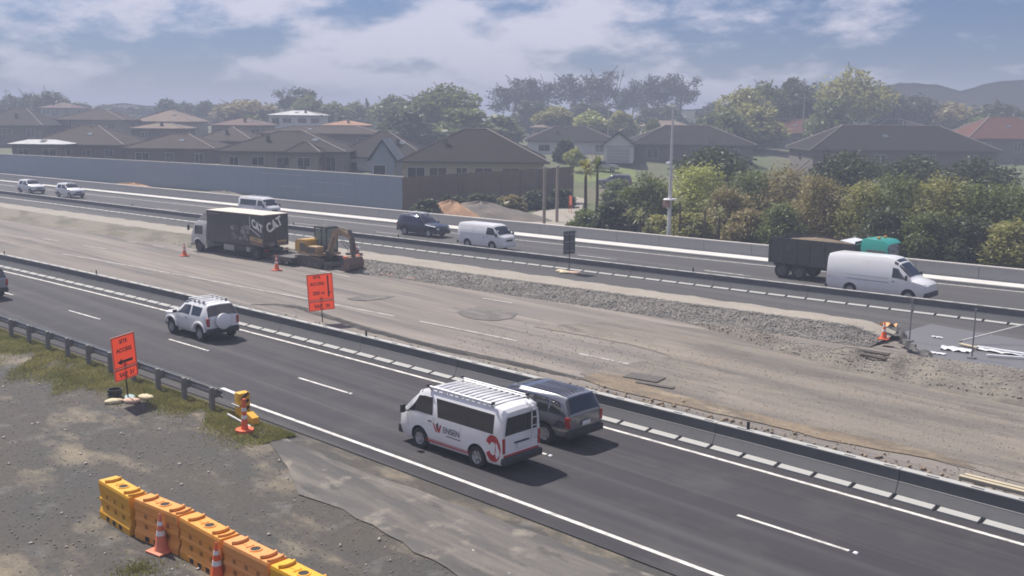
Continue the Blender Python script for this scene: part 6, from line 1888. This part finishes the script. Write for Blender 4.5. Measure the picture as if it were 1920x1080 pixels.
# lawn and driveway by the grey gable, parked cars
def yard():
    V = [pixd(u, v, D) for u, v, D in ((1080, 318, 150), (1200, 318, 150), (1190, 304, 168), (1060, 302, 170))]
    m_lawn = groundmat('mown_lawn', [((.13, .16, .05), None, 0, 0, 0), ((.20, .19, .09), (.3, .3, 1), .5, .7, .6)], bscale=6)
    zs = [ground_z(p.x, p.y)+.10 for p in V]
    o = MB().add([(p.x, p.y, z) for p, z in zip(V, zs)], [(0, 1, 2, 3)]).build('lawn', m_lawn); o['kind'] = 'structure'
yard()
def park(lab, name, tab, paint, wx, win, u, D, rot, sc=1.0):
    p = pixd(u, 300, D); a = math.atan2(_rt.y, _rt.x)
    t, L = vehicle(name, lab, 'car', tab, paint, wx, .34, (p.x, p.y, ground_z(p.x, p.y)+.12), a+R(rot), .80, win, (3.12, 4.82), None, suv_extra(rails=False))
    hatch_window(t, L); t.scale = (sc,)*3
    return t
park('silver car parked on the driveway beside the grey gable house', 'parked_car', SUV, m_silver, (1.42, -1.40), suv_win, 1131, 163, 0)
park('silver-blue car parked left of the silver car, partly hidden', 'parked_car', SUV, m_silver, (1.42, -1.40), suv_win, 1092, 167, 8)
park('dark car parked on the lawn just above the shrubs', 'parked_car', SUV, m_dgrey, (1.42, -1.40), suv_win, 1153, 141, 172)

# ------------------------------------------------------------------ vegetation
LF = dict(olive=leafmat('leaf_olive', (.20, .20, .06), (.44, .42, .14)), green=leafmat('leaf_green', (.085, .115, .035), (.24, .27, .085)),
          dark=leafmat('leaf_dark', (.036, .05, .024), (.11, .13, .052)), brown=leafmat('leaf_brown', (.19, .16, .065), (.38, .32, .14)),
          bright=leafmat('leaf_bright', (.26, .29, .065), (.52, .54, .16)), pine=leafmat('leaf_pine', (.018, .026, .016), (.05, .062, .03)), spike=leafmat('leaf_spike', (.16, .18, .07), (.42, .42, .20)))
m_bark = mat('bark', (.10, .08, .062), .95, var=.3, scale=6, bump=.4, bscale=20)

def leaf_mesh(lobes, n, size, seed, droop=0.0, hollow=.55):
    """leaves: n rhombs spread through ellipsoid lobes, denser towards the outside"""
    r = np.random.default_rng(seed)
    lob = np.array(lobes, float)
    vol = lob[:, 3]*lob[:, 4]*lob[:, 5]; idx = r.choice(len(lob), n, p=vol/vol.sum())
    d = r.normal(size=(n, 3)); d /= np.linalg.norm(d, axis=1)[:, None]
    rad = (hollow+(1-hollow)*r.uniform(size=n)**.6)*(1+.12*r.normal(size=n))
    # clumps: pull leaves towards sub-centres so that gaps open
    cl = r.normal(size=(n//38+4, 3)); cl /= np.linalg.norm(cl, axis=1)[:, None]
    ci = r.integers(0, len(cl), n)
    d = d*.42+cl[ci]*.75; d /= np.maximum(1e-6, np.linalg.norm(d, axis=1)[:, None])
    P = lob[idx, :3]+d*rad[:, None]*lob[idx, 3:6]
    a = r.normal(size=(n, 3)); a[:, 2] = a[:, 2]*.6-droop; a /= np.linalg.norm(a, axis=1)[:, None]
    b = np.cross(a, r.normal(size=(n, 3))); b /= np.linalg.norm(b, axis=1)[:, None]
    s = size*r.uniform(.6, 1.4, n)[:, None]
    V = np.stack([P-a*s, P+b*s*.45, P+a*s, P-b*s*.45], 1).reshape(-1, 3)
    F = np.arange(4*n).reshape(n, 4)
    return npmesh('crown', V, F)
def limbs(lobes, trunk_r, seed, base=(0, 0, 0)):
    mb = MB(); rr = random.Random(seed)
    zmin = min(l[2] for l in lobes); top = max(lobes, key=lambda l: l[2])
    fork = Vector((base[0]+rr.uniform(-.2, .2), base[1]+rr.uniform(-.2, .2), max(.6, zmin*.55)))
    mb.tube([Vector(base), Vector(base).lerp(fork, .5)+Vector((rr.uniform(-.1, .1),)*2+(0,)), fork], [trunk_r*1.25, trunk_r, trunk_r*.8], 8)
    for l in lobes:
        c = Vector(l[:3]); m_ = fork.lerp(c, .5)+Vector((rr.uniform(-.3, .3), rr.uniform(-.3, .3), rr.uniform(0, .4)))
        c = fork.lerp(c, .86)
        mb.tube([fork, m_.lerp(fork, .2), c], [trunk_r*.6, trunk_r*.38, trunk_r*.14], 6)
        for _ in range(2):
            e = c+Vector((rr.uniform(-1, 1)*l[3]*.45, rr.uniform(-1, 1)*l[4]*.45, rr.uniform(-.2, .7)*l[5]*.45)); mb.tube([m_, c.lerp(e, .4), e], [trunk_r*.25, trunk_r*.16, trunk_r*.06], 5)
    return mb
CROWNS = {}
def crown_shape(kind, seed):
    r = random.Random(seed)
    if kind == 'round': return [(0, 0, .58, .34, .34, .32)]+[(.26*math.cos(q), .26*math.sin(q), .52+.16*r.random(), .24, .24, .2) for q in (0.3, 1.6, 2.9, 4.2, 5.4)]+[(.1*r.uniform(-1, 1), .1*r.uniform(-1, 1), .8, .22, .22, .18)]
    if kind == 'bushy': return [(.22*math.cos(q), .22*math.sin(q), .32+.1*r.random(), .26, .26, .28) for q in (0, 1.2, 2.4, 3.7, 5.0)]+[(.12*math.cos(q), .12*math.sin(q), .66+.12*r.random(), .2, .2, .22) for q in (.6, 2.6, 4.6)]
    if kind == 'broad': return [(.30*math.cos(q)*r.uniform(.6, 1.2), .30*math.sin(q)*r.uniform(.6, 1.2), r.uniform(.42, .86), .17, .17, .10) for q in np.linspace(0, 11.6, 13)]+[(.12*r.uniform(-1, 1), .12*r.uniform(-1, 1), .90, .20, .20, .10), (0, 0, .66, .26, .26, .20)]
    if kind == 'unused': return [(.38*math.cos(q)*r.uniform(.7, 1.1), .38*math.sin(q)*r.uniform(.7, 1.1), .62+.2*r.random(), .20, .20, .12) for q in np.linspace(0, 5.6, 8)]+[(.15*r.uniform(-1, 1), .15*r.uniform(-1, 1), .86, .22, .22, .12), (0, 0, .7, .26, .26, .16)]
    if kind == 'tall': return [(.12*math.cos(q), .12*math.sin(q), z, .17*s, .17*s, .15) for q, z, s in ((0, .3, 1.2), (2, .36, 1.2), (4, .42, 1.15), (1, .55, 1.05), (3, .62, 1), (5, .74, .85), (0, .86, .6))]
def tree(name, label, loc, h, w, kind, leaf, n, size, seed, group=None, trunk=.03, droop=0.0, hollow=.55):
    key = (kind, seed % 4, n, round(size/h, 3), hollow)
    if key not in CROWNS:
        lob = crown_shape(kind, seed % 4)
        CROWNS[key] = (leaf_mesh(lob, n, size/h, seed, droop, hollow), limbs(lob, trunk, seed))
    me, mb = CROWNS[key]
    t = thing(name, label, 'shrub' if 'shrub' in name else 'tree', loc, (seed*1.7) % 6.28, group)
    t.scale = (w, w, h)
    m2 = me.copy() if me.users else me
    m2.materials.clear(); m2.materials.append(LF[leaf])
    c = bpy.data.objects.new('crown', m2); COL.objects.link(c); c.parent = t
    lm = bpy.data.meshes.new('trunk'); lm.from_pydata([tuple(p) for p in mb.v], [], mb.f); lm.update()
    mkobj('trunk', lm, m_bark, t, True, 60)
    return t
def tree_px(name, label, u, v_top, D, wpx, kind, leaf, n=1800, size=.5, seed=1, group=None, base_drop=0.3, trunk=.03, droop=0., hollow=.55):
    top = pixd(u, v_top, D); zg = ground_z(top.x, top.y)-base_drop
    zg = max(zg, -.2) if D < 90 else zg
    h = top.z-zg; w = wpx*D/FPX
    # crown shapes are about one unit wide and one unit high
    return tree(name, label, (top.x, top.y, zg), h, max(w, .5)*1.05, kind, leaf, n, size, seed, group, trunk, droop, hollow)

# shrub belt behind the low wall, right half of the picture
belt = [(1105, 392, 84, 85, 'green', 'bushy', 'dark green shrub beside the driveway, left end of the planting'),
        (1150, 372, 88, 90, 'dark', 'bushy', 'dark shrub below the parked dark car'),
        (1195, 345, 92, 105, 'green', 'bushy', 'green shrub left of the light pole'),
        (1225, 318, 97, 105, 'green', 'bushy', 'tall green shrub left of the light pole, behind the first'),
        (1245, 402, 82, 80, 'olive', 'bushy', 'low olive shrub at the foot of the light pole'),
        (1308, 300, 88, 150, 'bright', 'bushy', 'large bright yellow-green shrub right of the light pole'),
        (1345, 268, 108, 150, 'dark', 'round', 'dark tree behind the bright shrub by the pole'),
        (1372, 345, 84, 110, 'brown', 'bushy', 'brownish shrub right of the bright one'),
        (1300, 395, 81, 90, 'olive', 'bushy', 'low olive shrub right of the pole foot'),
        (1410, 310, 92, 120, 'green', 'bushy', 'green shrub in the middle of the planting'),
        (1405, 388, 81, 90, 'brown', 'bushy', 'low brown shrub behind the wall end'),
        (1480, 298, 86, 150, 'brown', 'bushy', 'wide brown-green shrub right of centre'),
        (1540, 318, 84, 130, 'brown', 'bushy', 'tan shrub above the tipper body'),
        (1465, 378, 80, 100, 'green', 'bushy', 'low green shrub left of the tipper body'),
        (1585, 275, 105, 130, 'dark', 'round', 'dark shrub under the wide dark roof'),
        (1620, 330, 83, 130, 'olive', 'bushy', 'olive shrub right of the tan one'),
        (1690, 315, 83, 150, 'green', 'bushy', 'bushy green shrub above the tall van'),
        (1660, 385, 79, 110, 'dark', 'bushy', 'dark low shrub behind the teal cab'),
        (1765, 318, 82, 150, 'olive', 'bushy', 'pale olive shrub above the tall van bonnet'),
        (1735, 390, 78, 110, 'green', 'bushy', 'low green shrub behind the wall at right'),
        (1840, 330, 80, 160, 'green', 'bushy', 'broad green shrub near the right edge'),
        (1820, 400, 77, 110, 'dark', 'bushy', 'dark low shrub near the right edge'),
        (1915, 335, 79, 160, 'green', 'bushy', 'green shrub at the right edge'),
        (1895, 405, 76, 120, 'olive', 'bushy', 'low olive shrub at the right edge'),
        (1720, 285, 110, 140, 'dark', 'round', 'dark tree in front of the wide dark roof'),
        (1830, 290, 105, 150, 'dark', 'round', 'dark tree below the roofs at right'),
        (1160, 335, 120, 60, 'green', 'bushy', 'small green shrub on the lawn by the dark car'),
        (1075, 275, 160, 34, 'bright', 'round', 'clipped round shrub behind the parked cars'),
        (800, 372, 103, 60, 'dark', 'bushy', 'dark shrub at the foot of the timber fence near the clay heap'), (850, 365, 106, 60, 'dark', 'bushy', 'second dark shrub at the foot of the timber fence'), (905, 362, 108, 70, 'dark', 'bushy', 'dark shrub at the middle of the timber fence foot'), (955, 366, 110, 60, 'brown', 'bushy', 'brownish shrub at the timber fence foot'), (1000, 356, 112, 60, 'dark', 'bushy', 'dark shrub left of the wooden poles'), (1050, 350, 114, 55, 'dark', 'bushy', 'dark shrub right of the wooden poles')]
def wall_depth(u):
    p = pix(u, 436+(u-1254)*.093, .95)
    for _ in range(6): p = p*(C_WALL(p.x)/p.y)
    return Vector((p.x, p.y, .9-CAMH)).dot(_fw)
for i, (u, v, D, w, leaf, kind, lab) in enumerate(belt):
    if D < 100: D = wall_depth(min(u, 1930))+(4.5 if v > 365 else 8.5 if v > 312 else 12.5)
    tree_px('shrub', lab, u, v, D, w*1.12, kind, leaf, 9500 if D < 100 else 4200, .125 if D < 100 else .2, 100+i, 'shrub planting behind the low wall', trunk=.0085, hollow=.35)

def spiky(label, u, v, D, s, n=42, seed=1, stem=True, leaf='spike', zb=None):
    """cabbage-tree head: long stiff blades bursting from one point, on a stem"""
    p = pixd(u, v, D); zg = max(ground_z(p.x, p.y), -.1)
    t = thing('spiky_plant', label, 'plant', (p.x, p.y, zg), 0, 'spiky plants among the shrubs')
    rr = random.Random(seed); hh = max(.3, p.z-zg)
    V, F = [], []
    for k in range(n):
        az, el = rr.uniform(0, 6.28), R(rr.uniform(-25, 80)); L = s*rr.uniform(.7, 1.1)
        d = Vector((math.cos(az)*math.cos(el), math.sin(az)*math.cos(el), math.sin(el))); sd = Vector((-math.sin(az), math.cos(az), 0))*s*.045
        a = Vector((0, 0, hh)); m_ = a+d*L*.55; e = a+d*L+Vector((0, 0, -.22*L))
        o = len(V); V += [a-sd*.5, a+sd*.5, m_+sd, m_-sd, e]; F += [(o, o+1, o+2, o+3), (o+3, o+2, o+4)]
    MB().add(V, F).build('leaves', LF[leaf], t)
    MB().tube([(0, 0, 0), (.05, .03, hh*.5), (0, 0, hh)], [.10*s+.03, .08*s+.02, .06*s+.02], 7).build('stem', m_bark, t, True)
for i, (u, v, D, s, lab) in enumerate(((1300, 420, 78.5, .95, 'spiky cabbage tree head right of the pole, low'), (1348, 402, 78.5, 1.0, 'bright spiky head right of the pole, higher one'),
        (1322, 385, 80, .8, 'small spiky head between the two bright ones'), (1200, 408, 78.5, 1.2, 'pale flax clump left of the light pole'), (1180, 402, 79, .9, 'pale flax clump left of the larger flax'),
        (1275, 378, 80, .8, 'spiky head close to the right of the pole'), (1345, 430, 78, .7, 'low spiky head just above the wall'), (1215, 425, 78, .8, 'low flax just above the wall left of the pole'))):
    spiky(lab, u, v, wall_depth(u)+2.2, s, 46, 20+i)
spiky('palm with drooping head beside the driveway, left end of planting', 1098, 318, 92, 1.6, 90, 3, leaf='olive')
spiky('second palm right of the first, beside the parked cars', 1120, 312, 96, 1.5, 80, 5, leaf='green')

# trees among and behind the houses
far = [(20, 176, 330, 60, 'dark', 'round', 'dark tree at the left edge of the skyline'), (60, 172, 320, 70, 'dark', 'round', 'dark leafy tree on the left skyline'), (98, 168, 310, 75, 'dark', 'round', 'taller dark tree on the left skyline'),
       (318, 183, 340, 50, 'dark', 'round', 'round tree on the skyline above the tan roof'), (352, 188, 360, 45, 'dark', 'bushy', 'low tree right of the round skyline tree'), (385, 186, 350, 45, 'dark', 'round', 'dark tree left of the grey-brown tree mass'),
       (460, 185, 300, 110, 'brown', 'round', 'grey-brown tree mass left of the two-storey house'), (428, 190, 330, 70, 'brown', 'bushy', 'pale bare-looking tree left of the grey-brown mass'), (550, 163, 310, 80, 'dark', 'broad', 'spreading dark tree behind the two-storey house'), (575, 176, 290, 70, 'green', 'round', 'green tree right behind the two-storey house'),
       (625, 190, 290, 70, 'green', 'round', 'green tree right of the two-storey house'), (665, 188, 300, 70, 'green', 'bushy', 'bushy tree above the orange roof'), (688, 184, 330, 16, 'dark', 'tall', 'slim conifer on the skyline left of centre'),
       (735, 178, 270, 85, 'green', 'round', 'hazy green tree left of the big round tree'), (830, 155, 235, 135, 'green', 'round', 'big round green tree left of the pines'), (790, 172, 250, 80, 'green', 'bushy', 'green tree at the shoulder of the big round tree'), (760, 205, 215, 110, 'dark', 'bushy', 'dark trees over the long dark roof'), (870, 200, 215, 110, 'green', 'bushy', 'green tree at the foot of the big round tree'),
       (965, 145, 330, 110, 'pine', 'broad', 'dark pine at the left of the pine group'), (1010, 146, 335, 60, 'pine', 'broad', 'narrow pine second in the pine group'), (1075, 138, 340, 110, 'pine', 'broad', 'wide pine in the middle of the pine group'), (1135, 130, 345, 95, 'pine', 'broad', 'tallest pine of the pine group'), (1185, 148, 340, 60, 'pine', 'broad', 'lower pine right of the tallest pine'), (1230, 140, 335, 75, 'pine', 'broad', 'pine at the left of the last pair'), (1275, 137, 335, 80, 'pine', 'broad', 'last pine at the right of the group'),
       (1000, 185, 290, 90, 'dark', 'bushy', 'dark undergrowth below the left pines'), (1110, 190, 300, 120, 'dark', 'bushy', 'dark undergrowth below the middle pines'), (1240, 195, 300, 110, 'dark', 'bushy', 'dark undergrowth below the right pines'),
       (1040, 196, 250, 70, 'olive', 'round', 'olive tree in front of the pines'), (1108, 206, 245, 60, 'bright', 'round', 'pale green tree in front of the pines'), (1165, 205, 245, 60, 'olive', 'bushy', 'olive shrub trees before the pines'), (1225, 222, 230, 40, 'green', 'bushy', 'green shrub by the long pale roof'), (1340, 190, 330, 60, 'dark', 'round', 'distant dark tree right of the pines'),
       (1400, 158, 225, 100, 'olive', 'round', 'feathery olive tree right of the pines'), (1440, 150, 235, 80, 'green', 'round', 'green tree second in the right grove'), (1490, 140, 240, 95, 'dark', 'round', 'dark tree in the right grove'), (1530, 150, 245, 70, 'dark', 'round', 'dark tree left of the tall round one'), (1605, 122, 225, 140, 'olive', 'round', 'tall round tree, highest in the right grove'), (1560, 175, 215, 90, 'green', 'bushy', 'green tree at the foot of the tall round one'), (1420, 190, 210, 110, 'olive', 'bushy', 'olive trees over the reddish roof'), (1370, 205, 205, 80, 'green', 'bushy', 'green trees left of the reddish roof'),
       (1670, 165, 260, 90, 'dark', 'round', 'dark tree right of the tall round one'), (1730, 178, 265, 100, 'dark', 'round', 'dark trees below the right hill'), (1800, 188, 260, 110, 'brown', 'round', 'brownish trees below the right hill'), (1880, 190, 250, 120, 'dark', 'round', 'dark trees at the right skyline'), (1850, 215, 225, 90, 'green', 'bushy', 'green shrubs left of the red roof at the edge'),
       (205, 196, 420, 90, 'dark', 'bushy', 'low distant trees below the left hill'), (270, 198, 410, 90, 'dark', 'bushy', 'low distant trees right of the left hill'), (150, 190, 360, 60, 'dark', 'bushy', 'distant trees left of the left hill'), (35, 215, 240, 60, 'dark', 'bushy', 'dark garden tree by the leftmost house'), (470, 215, 240, 50, 'green', 'bushy', 'garden tree left of the two-storey house'), (650, 215, 245, 60, 'dark', 'bushy', 'garden tree behind the orange roof'), (940, 215, 225, 80, 'green', 'bushy', 'garden tree behind the long dark roof'), (1060, 262, 170, 40, 'dark', 'bushy', 'dark garden shrub left of the parked cars'), (1330, 210, 240, 60, 'green', 'bushy', 'garden tree right of the long pale roof')]
for i, (u, v, D, w, leaf, kind, lab) in enumerate(far):
    tree_px('pine_tree' if leaf == 'pine' else 'tree', lab, u, v, D, w*1.12, kind, leaf, 3000 if kind != 'broad' else 2400, .55 if kind != 'broad' else .48, 300+i, None, trunk=.014 if leaf != 'pine' else .026, hollow=.5 if kind != 'broad' else .12)

# far hills
def hill(name, prof, D, m, thick=200):
    V, F = [], []
    P = [pixd(u, v, D) for u, v in prof]
    for p in P:
        q = p+Vector((_fw.x, _fw.y, 0)).normalized()*thick
        f = p-Vector((_fw.x, _fw.y, 0)).normalized()*50
        V += [(f.x, f.y, -3), (p.x, p.y, p.z*.92+.5), (p.x, p.y, p.z), (q.x, q.y, -3)]
    F = [(i*4+j, (i+1)*4+j, (i+1)*4+j+1, i*4+j+1) for i in range(len(P)-1) for j in range(3)]
    o = MB().add(V, F).build(name, m, None, True, 70); o['kind'] = 'structure'
m_hill = groundmat('wooded_hill', [((.030, .042, .022), None, 0, 0, 0), ((.055, .066, .034), (.02, .02, .05), .45, .62, .8)], bscale=.12, bump=1.0)
def bumpy(us, base, amp, seed):
    r = random.Random(seed); return [(u, b+r.uniform(-amp, amp)) for u, b in zip(us, base)]
us = list(range(-300, 800, 14)); hill('hill', bumpy(us, [202-9*math.exp(-((u-228)/45)**2)-3*math.exp(-((u-330)/60)**2)+ (0 if u > 0 else -4) for u in us], 1.2, 2), 470, m_hill)
us = list(range(1240, 2300, 14)); hill('hill', bumpy(us, [205-50*smooth(1480, 1700, u)+(14*math.exp(-((u-1800)/40)**2)) - 14*smooth(1810, 2050, u) for u in us], 1.5, 3), 400, m_hill)

# grass along the guard rail and in tufts on the lot
def grass():
    r = np.random.default_rng(17); P = []
    C = NearCurve(-4.75)
    for _ in range(170000):
        x = -31.0-26*r.uniform()**.8 if r.uniform() < .8 else -28-4*r.uniform()
        d = abs(r.normal(0, .9)); 
        if x < -38: d = abs(r.normal(0, 1.7))
        if x > -33: d *= .75
        y = C(x)+.35-d
        n = math.sin(x*1.7+y*2.1)+math.sin(x*.6-y*1.3+1)+math.sin(x*3.1+y*3.7)*.6+r.normal(0, .5)
        if n < -1.9+.75*d: continue
        P.append((x, y))
    for _ in range(700):
        x, y = -21.9+r.normal(0, .35), 9.5+r.normal(0, .3); P.append((x, y))
    P = np.array(P); n = len(P)
    h = r.uniform(.03, .13, n); az = r.uniform(0, 6.28, n); ln = r.uniform(.2, .9, n)*h
    w = r.uniform(.008, .02, n)
    B = np.stack([P[:, 0], P[:, 1], np.full(n, -.03)], 1); s = np.stack([-np.sin(az), np.cos(az), np.zeros(n)], 1)*w[:, None]
    T = B+np.stack([np.cos(az)*ln, np.sin(az)*ln, h], 1)
    V = np.stack([B-s, B+s, T], 1).reshape(-1, 3); F = np.arange(3*n).reshape(n, 3)
    o = mkobj('grass', npmesh('grass', V, F), leafmat('leaf_grass', (.14, .15, .035), (.34, .31, .12)), fix=False)
    tag(o, 'dry green grass along the near guard rail', 'grass', kind='stuff')
grass()

# ------------------------------------------------------------------ haze over the whole place
def haze():
    m = bpy.data.materials.new('haze'); m.use_nodes = True; n, l = m.node_tree.nodes, m.node_tree.links
    n.remove(n['Principled BSDF'])
    v = n.new('ShaderNodeVolumePrincipled'); v.inputs['Color'].default_value = (.62, .69, .86, 1); v.inputs['Density'].default_value = HAZE
    v.inputs['Anisotropy'].default_value = 0.0
    l.new(v.outputs[0], n['Material Output'].inputs['Volume'])
    o = MB().box((-250, 900, 16.5), (7000, 6000, 39)).build('haze', m); tag(o, 'thin pale haze over the suburb', 'haze', kind='stuff')
HAZE = 0.0017
haze()
